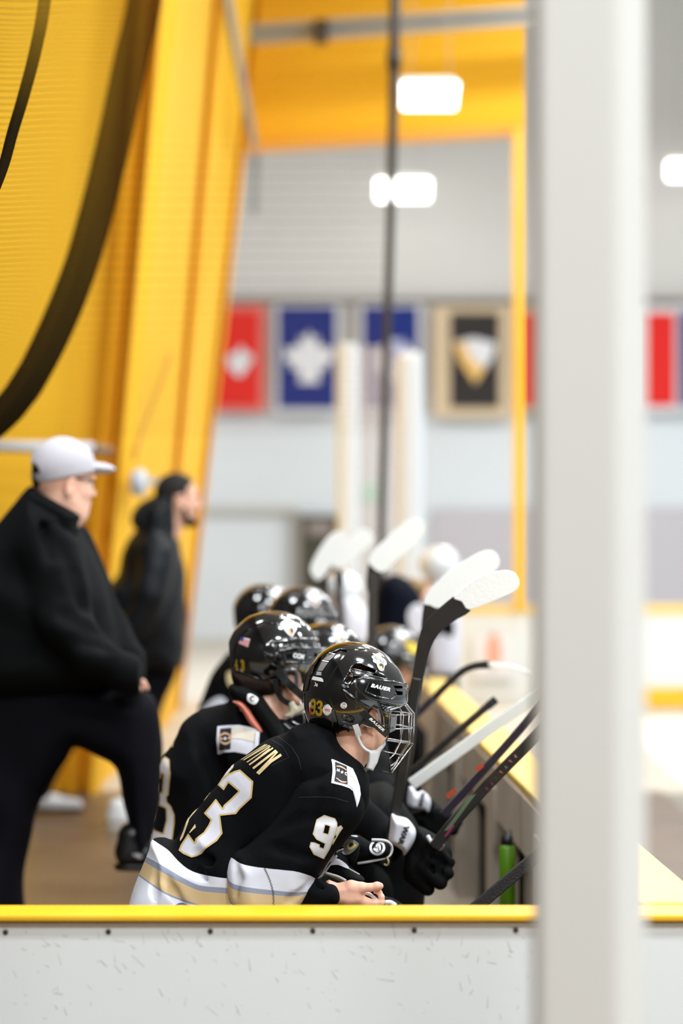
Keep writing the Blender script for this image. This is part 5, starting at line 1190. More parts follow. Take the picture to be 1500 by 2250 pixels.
# near glove lying on the thigh, with crest, white cuff edge and cords
gn = lambda pts: C(670, 1780, 7.143, pts)
ng_ = Field(P(690, 1955, 5.54), P(812, 1830, 5.70), 0.0024)
ng_.puff(gn([(180, 1070), (300, 860), (400, 640), (480, 590), (560, 640), (650, 720), (700, 880), (860, 1010), (930, 1110), (640, 1130), (480, 1080), (330, 1010)]), 5.62, 0.02, 0.045, 0.005)
ng_.puff(gn([(560, 640), (600, 560), (720, 380), (840, 420), (860, 600), (800, 800), (700, 860), (600, 760)]), 5.64, 0.02, 0.035, 0.005)
ng0 = empty('hockey_glove', (P(740, 1940, 5.62).x, 5.62, P(740, 1940, 5.62).z), 'loose black glove with pale palm and white cords just above the bare hand', 'glove')
ngo_ = ng_.obj('glove_back', M['black_fab'], ng0, 2); tn_ = bvh(ngo_)
decal('glove_white', cspline(gn([(400, 870), (440, 800), (490, 762), (560, 790), (640, 850), (690, 930), (600, 895), (520, 858), (440, 862)]), 2), tn_, M['twill_white'], ngo_, 1.2, 0.003)
decal('glove_palm', cspline(gn([(215, 1075), (320, 1002), (470, 1040), (625, 1112), (470, 1150), (290, 1140)]), 2), tn_, mat('cream_palm_near', (206, 190, 146), 0.8, noise=(60, 0.7, (160, 142, 100))), ngo_, 1.2, 0.003)
decal('glove_crest', cspline(gn([(650, 480), (720, 455), (820, 510), (830, 550), (780, 620), (700, 690), (610, 705), (568, 670), (610, 600)]), 2), tn_, M['grey_print'], ngo_, 1.2, 0.003)
decal('glove_crest_yellow', cspline(gn([(690, 530), (760, 520), (800, 550), (750, 600), (700, 625), (670, 600)]), 2), tn_, mat('crest_yellow', (214, 204, 110), 0.6), ngo_, 1.0, 0.004)
decal('glove_crest_mark', cspline(gn([(700, 530), (750, 515), (760, 545), (720, 580), (700, 570)]), 2), tn_, M['dark_print'], ngo_, 0.8, 0.005)
decal('glove_gold_edge', gn([(690, 370), (720, 350), (722, 380), (660, 500), (610, 585), (590, 575)]), tn_, M['twill_gold'], ngo_, 1.0, 0.003)
decal('glove_white', cspline(gn([(715, 370), (770, 365), (828, 410), (810, 432), (740, 420), (712, 400)]), 2), tn_, M['twill_white'], ngo_, 1.2, 0.003)
for pts, r, m_ in [([(395, 600), (450, 580), (478, 610), (420, 740), (330, 880), (260, 1010), (200, 1075)], 0.0022, 'white_strap'), ([(360, 700), (400, 670), (370, 760), (290, 880), (220, 1000), (175, 1000)], 0.0018, 'white_strap'),
                  ([(350, 780), (400, 800), (450, 740), (500, 720), (400, 850), (320, 960), (240, 1060)], 0.0020, 'white_strap'), ([(490, 660), (520, 640), (600, 610)], 0.0015, 'white_strap'), ([(320, 985), (480, 1032), (560, 1065), (640, 1110)], 0.0032, 'white_strap'), ([(690, 920), (770, 965), (855, 1010)], 0.0012, 'white_strap')]:
    MB().tube(spline([P(*q_, 5.570) for q_ in gn(pts)], 4), r, 8).build('glove_cord', M[m_], ngo_, True)
MB().tube(spline([P(*q_, 5.50) for q_ in gn([(1255, 1455), (1330, 1450), (1390, 1480), (1415, 1500)])], 3), 0.006, 8).build('glove_strap_end', M['white_strap'], p93, True)

# ================================================================== other players on the bench
gold_star = mat('yellow_sticker', (226, 196, 60), 0.4)
def seat_player(root, hx, hy, D, k, yaw, pitch, torso, Tt=0.19, face=True):
    s = F / D
    h, T = bench_helmet(root, hx, hy, D, k, 0.0032)
    f, b = put_head(root, hx - 0.01 * s, hy + 0.045 * s, D, yaw, pitch, 0.97 * k, h=0.004, eye=False)
    xs = [p[0] for p in torso]; ys = [p[1] for p in torso]
    lo_ = P(min(xs) - 12, max(ys) + 12, D - Tt - 0.03); lo_.z = max(lo_.z, 0.475)
    Jf = Field(lo_, P(max(xs) + 12, min(ys) - 12, D + Tt + 0.1), 0.008)
    Jf.puff(torso, D + 0.04, 0.09, Tt, 0.02); Jf.wobble(0.007, 20, int(hx)); j = Jf.obj('jersey', M['jersey'], root, 2)
    hf = Field(P(hx - 0.12 * s, hy + 0.13 * s, D - 0.1), P(hx + 0.08 * s, hy - 0.0 * s, D + 0.1), 0.004)
    hf.ell(P(hx - 0.035 * s, hy + 0.055 * s, D), (0.066, 0.078, 0.06), 0); hf.obj('hair', M['hair'], root, 1)
    simple_cage(h, hx, hy, D, k)
    tree = bvh(h); crest(T, tree, h)
    textdecal('brand_text', 'BAUER', *T([(655, 1442)])[0], 9 * s / 836, 1.6 * s / 836, 0, -12 * s / 836, tree, M['white_print'], h, 0.06, 0.003)
    return h, T, tree, j
h3, T3, tr3, j3 = seat_player(p3, 722, 1451, 7.40, 1.0, 45, 8, [(660, 1520), (720, 1540), (790, 1600), (830, 1690), (850, 1760), (800, 1900), (780, 2080), (560, 2080), (560, 1800), (600, 1600)])
tj3 = bvh(j3)
decal('shoulder_patch', cspline(gl([(-60, 90), (80, 100), (200, 118), (330, 140), (402, 220), (370, 268), (230, 280), (200, 340), (120, 425), (60, 400), (0, 300), (-60, 200)]), 2), tj3, M['twill_white'], j3, 2.0, 0.004)
decal('patch_print', cspline(gl([(180, 110), (320, 120), (330, 160), (200, 190)]), 2), tj3, M['tan_print'], j3, 1.5, 0.006)
p4 = person((-0.13, 8.4, 0.0), 'seated player with glossy black helmet directly behind helmet 43, partly hidden')
seat_player(p4, 668, 1363, 8.40, 1.0, 45, 6, [(610, 1420), (660, 1440), (730, 1500), (760, 1580), (770, 1700), (740, 1960), (520, 1960), (530, 1600)])
p5 = person((-0.27, 9.0, 0.0), 'seated player leaning back at the far left of the helmets, black jersey against cream wall')
h5, T5, tr5, j5 = seat_player(p5, 585, 1352, 9.0, 1.0, 35, 6, [(508, 1434), (491, 1446), (478, 1462), (464, 1483), (451, 1517), (440, 1549), (436, 1572), (432, 1900), (640, 1900), (660, 1600), (600, 1440)])
t5 = bvh(j5)
decal('shoulder_patch', cspline([(443, 1562), (452, 1550), (466, 1538), (480, 1531), (493, 1534), (500, 1550), (490, 1580), (450, 1600)], 2), t5, M['twill_white'], j5, 2, 0.004)
decal('name_patch', cspline([(499, 1480), (510, 1476), (516, 1490), (512, 1508), (502, 1506)], 2), t5, M['twill_gold'], j5, 2, 0.004)
p6 = person((0.2, 9.8, 0.0), 'seated player with black helmet just left of the tall taped stick')
h6, T6, tr6, j6 = seat_player(p6, 862, 1441, 9.8, 1.05, 30, 14, [(800, 1500), (850, 1520), (900, 1560), (920, 1640), (900, 1850), (780, 1850), (770, 1600)])
decal('yellow_sticker', cspline([(892, 1410), (912, 1414), (920, 1432), (906, 1436), (894, 1426)], 2), tr6, gold_star, h6, 1.5, 0.004)
# players standing beyond: a crouched one in black and two in white
def rough_person(root, parts, skin=None, h=0.012):
    """body volumes as (outline, depth, half thickness, material name, part name)"""
    for poly, D, T, m_, nm in parts:
        xs = [p[0] for p in poly]; ys = [p[1] for p in poly]
        f = Field(P(min(xs) - 8, max(ys) + 8, D - T - 0.03), P(max(xs) + 8, min(ys) - 8, D + T + 0.03), h)
        f.puff(poly, D, T * 0.6, T, 0.01); f.obj(nm, M[m_] if isinstance(m_, str) else m_, root, 2)
navy = mat('navy_black_jersey', (9, 13, 26), 0.8, spec=0.1); M['white_jersey'] = mat('white_jersey', (222, 220, 228), 0.8); M['white_gloss'] = mat('white_helmet', (236, 238, 238), 0.15, coat=1.0)
p7 = person((0.3, 11.8, 0.0), 'player bent forward in navy black jersey, beyond the bench between two sticks')
rough_person(p7, [([(830, 1285), (850, 1266), (875, 1262), (905, 1280), (925, 1310), (935, 1350), (945, 1420), (930, 1560), (840, 1560), (820, 1400), (822, 1330)], 11.8, 0.17, navy, 'jersey'),
                  ([(930, 1340), (975, 1350), (998, 1370), (992, 1402), (972, 1392), (940, 1400)], 11.7, 0.06, navy, 'sleeve'),
                  ([(846, 1540), (925, 1540), (930, 1830), (902, 1832), (890, 1640), (880, 1832), (850, 1830)], 11.8, 0.12, 'black_fab', 'trousers')], h=0.010)
fp7, bp7 = put_head(p7, 912, 1335, 12.05, 20, 35, 0.95, h=0.006, eye=False)
hh = Field(P(870, 1330, 11.85), P(945, 1255, 12.15), 0.006); hh.ell(P(906, 1292, 12.0), (0.07, 0.08, 0.05), 0); hh.obj('hair', mat('blond_hair', (150, 118, 70), 0.7), p7, 1)
wn = Field(P(870, 1415, 11.6), P(940, 1310, 11.8), 0.006); wn.puff([(888, 1346), (905, 1330), (925, 1328), (932, 1350), (930, 1390), (905, 1400), (890, 1375)], 11.66, 0.02, 0.03, 0.005); wo = wn.obj('sleeve_number', M['white_jersey'], p7, 1)
p8 = person((0.02, 10.9, 0.0), 'player in white jersey left of the upright dark stick shaft')
rough_person(p8, [([(742, 1325), (765, 1310), (790, 1318), (806, 1345), (808, 1400), (790, 1640), (720, 1640), (722, 1380)], 10.9, 0.16, 'white_jersey', 'jersey'),
                  ([(726, 1630), (788, 1630), (790, 1888), (764, 1888), (756, 1700), (750, 1888), (726, 1888)], 10.9, 0.12, 'black_fab', 'hockey_pants')], h=0.010)
put_head(p8, 752, 1296, 10.95, 20, 5, 0.72, h=0.006, eye=False)
hw = Field(P(705, 1330, 10.75), P(800, 1240, 11.15), 0.005); hw.ell(P(754, 1292, 10.93), (0.09, 0.09, 0.075), 0); hw.obj('helmet', M['white_gloss'], p8, 2)
p9 = person((0.6, 14.0, 0.0), 'distant player with white helmet and white jersey beyond the sticks')
rough_person(p9, [([(935, 1290), (965, 1272), (1000, 1282), (1012, 1330), (1005, 1480), (930, 1480), (925, 1340)], 14.0, 0.17, 'white_jersey', 'jersey'), ([(930, 1470), (1004, 1470), (1004, 1718), (975, 1718), (966, 1560), (955, 1718), (930, 1718)], 14.0, 0.12, 'black_fab', 'hockey_pants')], h=0.012)
put_head(p9, 966, 1246, 14.0, 10, 5, 0.95, h=0.008, eye=False)
hw = Field(P(900, 1300, 13.75), P(1020, 1190, 14.2), 0.007); hw.ell(P(965, 1240, 13.97), (0.118, 0.118, 0.108), 0); hw.obj('helmet', M['white_gloss'], p9, 2)

# ================================================================== coaches
M['jacket'] = mat('black_fleece', (9, 11, 12), 0.85, spec=0.12, bump=(30, 0.5, 0.006)); M['pants'] = mat('navy_black_trousers', (13, 13, 20), 0.85, spec=0.12, bump=(30, 0.4, 0.005))
M['puffer'] = mat('dark_blue_puffer', (13, 18, 23), 0.5, spec=0.3, bump=(14, 0.5, 0.015)); M['cap'] = mat('light_grey_cap', (196, 192, 198), 0.8)
co = person((-0.95, 7.8, 0.0), 'standing man in light grey cap and black jacket, one foot up on the bench')
B = Field(P(-20, 1230, 7.6), P(200, 1040, 8.0), 0.005); B.cone(P(128, 1100, 7.82), P(88, 1180, 7.85), 0.072, 0.085, 0.03)
Bt = Field((-1.2, 7.5, 0.5), (-0.55, 8.2, 1.55), 0.012); Bt.chain([P(88, 1180, 7.85), P(70, 1290, 7.87), P(70, 1400, 7.87)], [0.07, 0.11, 0.10], 0.05)
def co_extra(f):
    f.cone(f.L(0.03, 0, -0.085), f.L(-0.02, 0, -0.13), 0.045, 0.06, 0.04)
fc, bc = put_head(co, 137, 1066, 7.8, 35, 2, 1.04, co_extra, h=0.003, body=[B.mesh(2), Bt.mesh(2)])
# cap: crown, bill, rear opening
cpf = Field(P(55, 1075, 7.62), P(262, 945, 7.98), 0.0028)
R3c = Matrix.Rotation(math.radians(35), 3, 'Z')
cpf.ell(P(137, 1030, 7.8), (0.112, 0.094, 0.104), 0, M=R3c); cb_ = cpf.d.copy()
cpf.cut([(40, 1062), (73, 1058), (104, 1061), (144, 1051), (192, 1040), (225, 1034), (270, 1034), (270, 1090), (40, 1090)], 7.0, 9.0, 0.002, 7.8)
cpf.d = np.maximum(cpf.d, -(cb_ + 0.006)).astype(np.float32)
cpf.cut(disc(72, 1034, 13, 12), 7.70, 7.90, 0.003, 7.8)
cpf.ell(P(210, 1028, 7.865), (0.064, 0.075, 0.019), 0.004, M=Matrix.Rotation(0.06, 3, 'Y'))
cpo = cpf.obj('cap', M['cap'], co, 2)
decal('cap_opening', cspline([(69, 1030), (72, 1018), (80, 1020), (88, 1034), (86, 1040), (72, 1037)], 3), bvh(cpo), M['black_fab'], cpo, 1.5, 0.004)
hc = Field(P(60, 1085, 7.65), P(160, 1000, 7.95), 0.003); hc.ell(P(126, 1040, 7.8), (0.098, 0.082, 0.086), 0, M=R3c)
hc.cut([(146, 900), (146, 1062), (128, 1078), (90, 1072), (60, 1064), (60, 1100), (300, 1100), (300, 900)], 7, 9, 0.003, 7.8); hc.obj('hair', M['hair'], co, 1)
gfr = MB().tube([P(160, 1052, 7.73), P(196, 1052, 7.77), P(206, 1058, 7.82)], 0.003, 6); gfr.build('glasses', M['dark_print'], co, True)
JK = Field(P(-110, 1560, 7.45), P(340, 1055, 8.2), 0.006)
JK.puff([(62, 1078), (74, 1072), (100, 1084), (135, 1102), (178, 1131), (172, 1150), (166, 1158), (192, 1203), (216, 1251), (238, 1304), (247, 1352), (256, 1395), (268, 1430), (262, 1500), (235, 1518), (100, 1535), (-70, 1540), (-95, 1400), (-70, 1250), (-30, 1175), (0, 1150), (35, 1112)], 7.86, 0.13, 0.24, 0.02)
JK.chain([P(110, 1220, 7.70), P(150, 1370, 7.60), P(205, 1440, 7.58), P(268, 1478, 7.62), P(292, 1490, 7.66)], [0.095, 0.075, 0.062, 0.052, 0.045], 0.04)
JK.chain([P(150, 1200, 8.0), P(240, 1380, 7.95), P(285, 1460, 7.85), P(298, 1488, 7.80)], [0.08, 0.062, 0.055, 0.045], 0.03)
for pts in ([(150, 1300, 7.52), (190, 1340, 7.53), (240, 1350, 7.6)], [(140, 1350, 7.52), (190, 1375, 7.52), (235, 1395, 7.56)], [(120, 1180, 7.62), (170, 1260, 7.60), (185, 1330, 7.6)], [(170, 1410, 7.50), (230, 1420, 7.53)], [(90, 1160, 7.65), (110, 1220, 7.6)]):
    JK.chain([P(*q_) for q_ in pts], [0.014] * len(pts), 0.04, 'sub')
JK.wobble(0.006, 22, 6, (1, 0.6, 1)); JK.obj('jacket', M['jacket'], co, 2)
CO = Field(P(50, 1190, 7.6), P(200, 1060, 8.0), 0.004); CO.puff([(62, 1080), (74, 1073), (100, 1083), (140, 1103), (178, 1131), (174, 1150), (168, 1175), (140, 1190), (90, 1150), (58, 1115)], 7.80, 0.03, 0.115, 0.01); CO.obj('collar', M['jacket'], co, 2)
PN = Field(P(-120, 2200, 7.5), P(380, 1470, 8.25), 0.007)
PN.puff([(-90, 1490), (120, 1480), (220, 1492), (300, 1510), (330, 1526), (346, 1552), (354, 1600), (357, 1660), (350, 1730), (342, 1800), (334, 1868), (300, 1872), (290, 1836), (280, 1795), (269, 1760), (252, 1690), (215, 1664), (168, 1641), (150, 1668), (120, 1712), (92, 1758), (72, 1808), (60, 1880), (54, 1990), (50, 2150), (-70, 2150), (-90, 1800)], 7.86, 0.09, 0.15, 0.02)
PN.wobble(0.006, 20, 9); PN.obj('trousers', M['pants'], co, 2)
def shoe(root, x, y, D, L, m_, sole, flip=1, yaw=0.0, nm='shoe'):
    s = F / D; f = Field(P(x - 0.25 * s, y + 0.03 * s, D - 0.09), P(x + 0.28 * s, y - 0.17 * s, D + 0.09), 0.005)
    f.cone(P(x - 0.07 * s * flip, y - 0.055 * s, D), P(x + 0.02 * s * flip, y - 0.05 * s, D), 0.045, 0.042, 0.02)
    f.cone(P(x + 0.02 * s * flip, y - 0.045 * s, D), P(x + 0.14 * s * flip, y - 0.035 * s, D), 0.042, 0.032, 0.02)
    f.cone(P(x - 0.06 * s * flip, y - 0.07 * s, D), P(x - 0.06 * s * flip, y - 0.11 * s, D), 0.045, 0.045, 0.02)
    f.cut([(x - 0.3 * s, y - 0.022 * s), (x + 0.3 * s, y - 0.022 * s), (x + 0.3 * s, y + 0.1 * s), (x - 0.3 * s, y + 0.1 * s)], D - 1, D + 1, 0.002, D)
    o = f.obj(nm, m_, root, 2)
    g = Field(P(x - 0.25 * s, y + 0.03 * s, D - 0.09), P(x + 0.28 * s, y - 0.06 * s, D + 0.09), 0.005)
    g.cone(P(x - 0.07 * s * flip, y - 0.011 * s, D), P(x + 0.14 * s * flip, y - 0.011 * s, D), 0.046, 0.036, 0)
    g.cut([(x - 0.3 * s, y - 0.2 * s), (x + 0.3 * s, y - 0.2 * s), (x + 0.3 * s, y - 0.022 * s), (x - 0.3 * s, y - 0.022 * s)], D - 1, D + 1, 0.001, D)
    g.cut([(x - 0.3 * s, y), (x + 0.3 * s, y), (x + 0.3 * s, y + 0.1 * s), (x - 0.3 * s, y + 0.1 * s)], D - 1, D + 1, 0.001, D)
    g.obj('sole', sole, o, 1); return o
sh = shoe(co, 330, 1911, 7.80, 0.28, M['satin'], M['black_plastic'])
shoe(co, 0, fl(7.9), 7.9, 0.28, M['satin'], M['black_plastic'])
htube('shoe_stripe', [(292, 1878, 7.752), (302, 1882, 7.75), (308, 1886, 7.75)], 0.004, M['steel'], co); htube('shoe_stripe', [(300, 1876, 7.752), (312, 1884, 7.75)], 0.003, M['steel'], co)
# hands resting on the raised knee
hd = Field(P(270, 1530, 7.60), P(350, 1480, 7.85), 0.004)
for k in range(4): hd.chain([P(296, 1494, 7.70 + k * 0.02), P(314, 1500, 7.69 + k * 0.02), P(322, 1512, 7.69 + k * 0.02)], [0.014, 0.010, 0.008], 0.004)
hd.chain([P(292, 1496, 7.68), P(302, 1508, 7.66), P(308, 1514, 7.66)], [0.014, 0.011, 0.009], 0.004)
hd.obj('hands', M['skin'], co, 1)

c2_ = person((-0.9, 12.2, 0.0), 'standing bearded man with short dark hair in dark puffer jacket and white shoes')
Dc = 12.2
Bt = Field((-1.2, 11.95, 0.6), (-0.7, 12.5, 1.5), 0.014); Bt.chain([P(360, 1150, 12.2), P(335, 1250, 12.2), P(335, 1380, 12.2)], [0.07, 0.10, 0.10], 0.05)
fc2, bc2 = put_head(c2_, 391, 1098, Dc, 22, 4, 1.08, None, h=0.0045, body=[Bt.mesh(2)])
R2 = Matrix.Rotation(math.radians(22), 3, 'Z')
hc = Field(P(330, 1160, 12.05), P(450, 1025, 12.35), 0.004)
hc.ell(P(386, 1080, Dc), (0.108, 0.088, 0.098), 0, M=R2); hc.ell(P(372, 1100, Dc), (0.075, 0.08, 0.08), 0.02, M=R2)
hc.cut([(428, 1000), (424, 1062), (414, 1072), (412, 1096), (402, 1098), (398, 1086), (386, 1090), (384, 1130), (370, 1180), (460, 1180), (460, 1000)], 11, 13, 0.004, Dc); hc.obj('hair', mat('short_dark_hair', (26, 20, 16), 0.8), c2_, 2)
bd = Field(P(385, 1175, 12.05), P(450, 1110, 12.35), 0.004); bd.ell(P(416, 1148, Dc + 0.01), (0.038, 0.05, 0.026), 0, M=R2); bd.cone(P(405, 1120, 12.12), P(412, 1144, 12.14), 0.012, 0.014, 0.01); bd.obj('beard', M['hair'], c2_, 1)
PJ = Field(P(215, 1490, 11.85), P(425, 1085, 12.55), 0.009)
PJ.puff([(326, 1096), (345, 1092), (384, 1092), (390, 1154), (392, 1172), (400, 1218), (406, 1255), (409, 1314), (407, 1400), (402, 1440), (387, 1471), (300, 1478), (262, 1480), (240, 1400), (236, 1330), (234, 1287), (254, 1258), (267, 1218), (281, 1184), (300, 1160)], Dc + 0.02, 0.14, 0.22, 0.02)
PJ.chain([P(345, 1215, 12.02), P(330, 1300, 11.97), P(300, 1390, 12.0)], [0.085, 0.075, 0.06], 0.04)
for yy in (1250, 1300, 1350, 1400): PJ.chain([P(250, yy, 11.82), P(330, yy + 12, 11.80), P(410, yy + 5, 11.86)], [0.012] * 3, 0.04, 'sub')
PJ.wobble(0.008, 20, 5); PJ.obj('jacket', M['puffer'], c2_, 2)
HD_ = Field(P(278, 1185, 12.0), P(400, 1082, 12.4), 0.006); HD_.puff([(327, 1094), (345, 1088), (368, 1088), (385, 1100), (390, 1156), (384, 1172), (330, 1174), (296, 1162), (288, 1137), (302, 1110)], Dc, 0.045, 0.14, 0.02); HD_.obj('hood', M['puffer'], c2_, 2)
rough_person(c2_, [([(300, 1460), (386, 1460), (380, 1500), (362, 1538), (345, 1600), (320, 1720), (292, 1818), (268, 1815), (285, 1700), (290, 1600), (240, 1620), (170, 1640), (130, 1700), (105, 1752), (82, 1745), (100, 1680), (140, 1580), (240, 1540)], 12.25, 0.11, 'pants', 'trousers')], h=0.010)
white_shoe = mat('white_shoe', (226, 226, 224), 0.5)
shoe(c2_, 108, fl(12.5) - 8, 12.5, 0.28, white_shoe, M['black_plastic']); shoe(c2_, 285, fl(12.0) + 2, 12.0, 0.28, white_shoe, M['lamp_body'])

# legs of the seated players, under the bench line
def legs(root, x, y, h=0.012):
    L = Field((x - 0.12, y - 0.26, 0.12), (x + 0.56, y + 0.26, 0.70), h); K = []
    for s in (-1, 1): L.chain([(x + 0.02, y + s * 0.09, 0.565), (x + 0.37, y + s * 0.13, 0.575), (x + 0.42, y + s * 0.13, 0.16)], [0.092, 0.078, 0.05], 0.03)
    L.d = np.maximum(L.d, (0.472 - L.ax[2])[None, None, :] * (L.ax[0] < x + 0.30)[:, None, None] - 0.2 * (L.ax[0] >= x + 0.30)[:, None, None]).astype(np.float32)
    L.obj('hockey_pants', M['black_fab'], root, 2)
    for s in (-1, 1):
        K = Field((x + 0.28, y + s * 0.13 - 0.09, 0.0), (x + 0.66, y + s * 0.13 + 0.09, 0.24), 0.008)
        K.cone((x + 0.40, y + s * 0.13, 0.19), (x + 0.41, y + s * 0.13, 0.11), 0.052, 0.050, 0.02); K.cone((x + 0.40, y + s * 0.13, 0.09), (x + 0.56, y + s * 0.13, 0.08), 0.045, 0.036, 0.02)
        k = K.obj('skate', M['satin'], root, 2)
        MB().box((x + 0.47, y + s * 0.13, 0.022), (0.28, 0.005, 0.044)).build('blade', M['chrome'], k)
for r_, x_, y_ in ((p93, -0.28, 5.60), (p43, -0.32, 6.44), (p3, -0.36, 7.42), (p4, -0.30, 8.44), (p5, -0.36, 9.04), (p6, -0.31, 9.84)): legs(r_, x_, y_)

# ================================================================== sticks
M['carbon'] = mat('black_carbon_shaft', (26, 24, 22), 0.35, coat=0.2); M['tape'] = mat('white_cloth_tape', (246, 245, 240), 0.8, bump=(120, 0.4, 0.002)); M['white_shaft'] = mat('white_shaft', (228, 230, 226), 0.35, coat=0.3)
M['violet'] = mat('violet_black_shaft', (32, 24, 42), 0.35, coat=0.3); M['grip'] = mat('black_grip_tape', (30, 27, 24), 0.7, bump=(200, 0.8, 0.003)); M['grey_blade'] = mat('dull_black_blade', (42, 38, 35), 0.55, noise=(20, 0.5, (32, 29, 27)), spec=0.25)
def stick(label, shaft, D, mshaft, blade=None, taped=None, mblade=None, width=0.030, depth2=None, grip=None, name='hockey_stick'):
    """shaft and blade traced as (x, y) in the plane at depth D; rectangular shaft, blade 7 mm thick"""
    n = len(shaft); dd = [(D + (depth2 - D) * i / (n - 1)) if depth2 else D for i in range(n)]
    r = empty(name, P(shaft[0][0], shaft[0][1], D), label, 'hockey stick', 'hockey sticks')
    MB().tube([P(x, y, d) for (x, y), d in zip(shaft, dd)], 1.0, 4, True, (width, 0.019, (0, 1, 0))).build('shaft', mshaft, r, False, 0.003)
    De = dd[-1]
    if blade: MB().prism([P(x, y, De - 0.0035) for x, y in cspline(blade, 2)], (0, 0.007, 0)).build('blade', mblade or M['grey_blade'], r, False, 0.0015)
    if taped: MB().prism([P(x, y, De - 0.0055) for x, y in cspline(taped, 3)], (0, 0.011, 0)).build('blade_tape', M['tape'], r, False, 0.002)
    if grip: MB().tube([P(x, y, dd[0]) for x, y in grip], 1.0, 4, True, (width * 1.12, 0.023, (0, 1, 0))).build('grip_tape', M['grip'], r, False, 0.003)
    return r
sA = stick('tall black stick with toe wrapped in ribbed white tape, nearest upright stick', [(846, 1900), (866, 1800), (884, 1690), (898, 1600), (907, 1540), (915, 1490)], 6.12, M['carbon'],
      [(898, 1530), (907, 1478), (914, 1430), (920, 1400), (928, 1376), (941, 1358), (965, 1336), (994, 1312), (1000, 1312), (1012, 1318), (1034, 1342), (1005, 1360), (975, 1382), (954, 1408), (942, 1440), (930, 1490), (922, 1530)],
      [(996, 1313), (1024, 1285), (1060, 1264), (1100, 1254), (1126, 1256), (1139, 1272), (1138, 1292), (1118, 1306), (1080, 1322), (1030, 1340), (1014, 1322)], width=0.025)
MB().prism([P(x, y, 6.112) for x, y in [(901, 1600), (906, 1600), (896, 1660), (891, 1660)]], (0, -0.001, 0)).build('shaft_print', M['tan_print'], sA)
stick('black stick with a wide smooth white taped blade just behind the tallest one', [(868, 1960), (890, 1700), (915, 1500), (935, 1390)], 6.75, M['carbon'],
      [(926, 1400), (928, 1345), (938, 1308), (962, 1330), (966, 1350), (950, 1380), (944, 1410)],
      [(930, 1326), (940, 1300), (985, 1256), (1030, 1226), (1064, 1210), (1086, 1212), (1097, 1230), (1092, 1250), (1060, 1274), (1010, 1306), (966, 1336), (944, 1330)])
stick('dark stick with white taped blade angled up right, centre of the picture', [(812, 1800), (816, 1500), (818, 1330), (820, 1260)], 8.1, M['dark_steel'],
      [(806, 1300), (806, 1258), (812, 1238), (836, 1258), (830, 1300)], [(810, 1236), (818, 1215), (850, 1180), (885, 1150), (912, 1139), (932, 1148), (934, 1170), (915, 1195), (875, 1228), (838, 1258)], width=0.032)
stick('stick with short white taped blade furthest left of the raised blades', [(700, 1990), (716, 1600), (722, 1400), (712, 1290)], 9.6, M['dark_steel'], [(706, 1300), (702, 1278), (714, 1262), (722, 1290)],
      [(681, 1252), (692, 1222), (712, 1190), (732, 1170), (752, 1168), (762, 1184), (752, 1206), (732, 1236), (710, 1268), (694, 1274)])
stick('stick with white taped blade overlapping the leftmost raised blade', [(775, 1930), (760, 1600), (752, 1400), (744, 1290)], 10.2, M['dark_steel'], [(738, 1290), (736, 1262), (750, 1246), (756, 1290)],
      [(728, 1240), (742, 1210), (768, 1182), (794, 1162), (812, 1168), (820, 1188), (808, 1204), (780, 1228), (748, 1250)])
sE = stick('stick with violet shaft and low curved black blade over the yellow cap rail', [(905, 1580), (925, 1560), (950, 1535)], 7.4, M['violet'],
      [(940, 1540), (960, 1516), (985, 1492), (1012, 1468), (1045, 1455), (1076, 1453), (1080, 1468), (1050, 1470), (1025, 1478), (1000, 1498), (975, 1522), (952, 1546)], [(1076, 1455), (1120, 1461), (1170, 1477), (1172, 1484), (1120, 1471), (1078, 1466)], width=0.022)
stick('plain black stick with its butt end resting over the cap rail', [(1086, 1540), (1075, 1548), (1000, 1612), (905, 1696)], 6.95, M['carbon'], width=0.020, grip=[(1090, 1536), (1070, 1553)])
stick('white stick with green edge lying across the boards', [(1240, 1490), (1090, 1590), (1000, 1655), (903, 1724)], 6.65, M['white_shaft'], width=0.032)
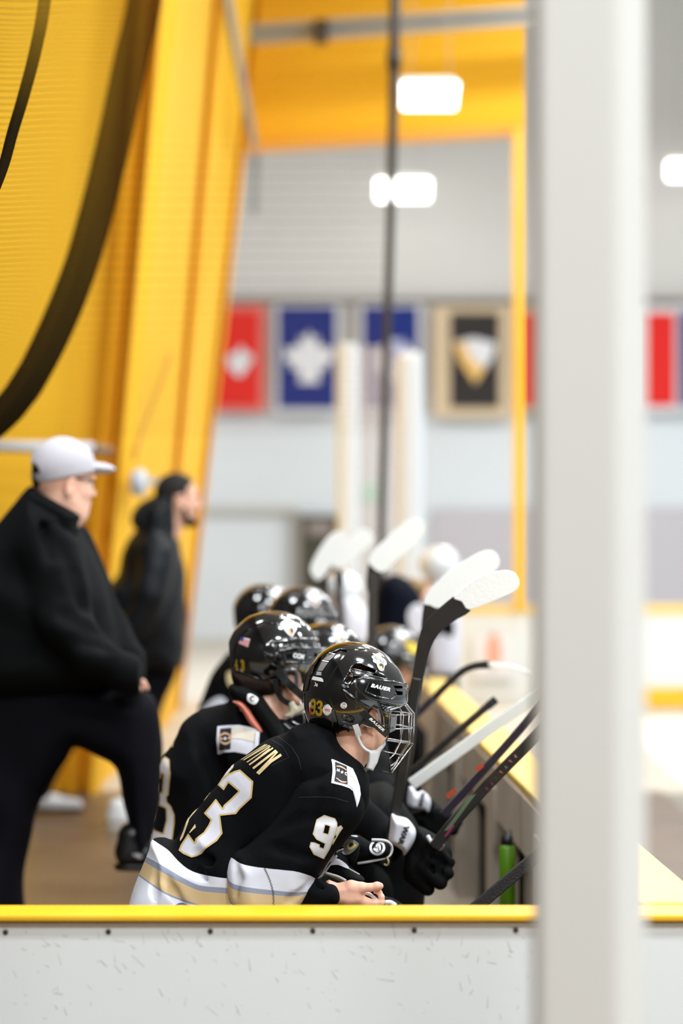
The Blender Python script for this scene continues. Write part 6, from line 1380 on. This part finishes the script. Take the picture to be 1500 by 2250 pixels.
sg = stick('dark violet stick with orange flashes pointing up right over the boards', [(972, 1792), (1050, 1706), (1110, 1640), (1240, 1490)], 6.25, M['violet'], [(1200, 1520), (1240, 1480), (1300, 1440), (1330, 1460), (1260, 1510), (1220, 1545)], width=0.020)
orange = mat('orange_print', (170, 66, 36), 0.5); pink = mat('pink_print', (150, 36, 84), 0.5); green_e = mat('green_stripe', (92, 108, 80), 0.5); salmon = mat('salmon_print', (220, 120, 100), 0.5)
for a_, b_ in (((982, 1752), (1000, 1735)), ((1046, 1692), (1060, 1680))): MB().prism([P(x, y, 6.236) for x, y in stroke(a_, b_, 11)], (0, -0.001, 0)).build('shaft_print', orange, sg)
sI = stick('black stick with pink lettering held in the second player\'s glove', [(952, 1862), (985, 1820), (1070, 1725), (1140, 1655), (1250, 1545)], 6.0, M['carbon'], [(1210, 1580), (1250, 1530), (1310, 1490), (1340, 1510), (1280, 1560), (1235, 1600)], width=0.0275)
tI = bvh([c for c in sI.children if c.name.startswith('shaft')][0])
cols = [pink, pink, mat('dim_print', (110, 50, 45), 0.5), salmon, mat('mauve_print', (170, 120, 125), 0.5), salmon, mat('rose_print', (220, 130, 140), 0.5)]
for i, ch in enumerate('FLYLITE'):
    t = i / 6; x = 1131 + (1069 - 1131) * t; y = 1661 + (1733 - 1661) * t
    textdecal('shaft_letter', ch, x, y, -7.0, 7.8, 7.6, 6.8, tI, cols[6 - i], sI, 0.01, 0.002)
MB().prism([P(x, y, 5.989) for x, y in [(975, 1826), (990, 1806), (1030, 1750), (1046, 1744), (1032, 1762), (1000, 1806), (984, 1824)]], (0, -0.0008, 0)).build('shaft_stripe', green_e, sI)
MB().prism([P(x, y, 5.988) for x, y in [(975, 1838), (994, 1812), (998, 1814), (980, 1838)]], (0, -0.0008, 0)).build('shaft_stripe', pink, sI)
stick('black stick with ribbed grip tape rising from the near board', [(960, 2060), (1050, 1990), (1180, 1880), (1330, 1760)], 5.35, M['grip'], width=0.026)
stick('brown black stick held upright beside the third player\'s gloves', [(876, 1775), (884, 1690), (896, 1600)], 6.9, mat('brown_shaft', (64, 48, 36), 0.4), width=0.036)
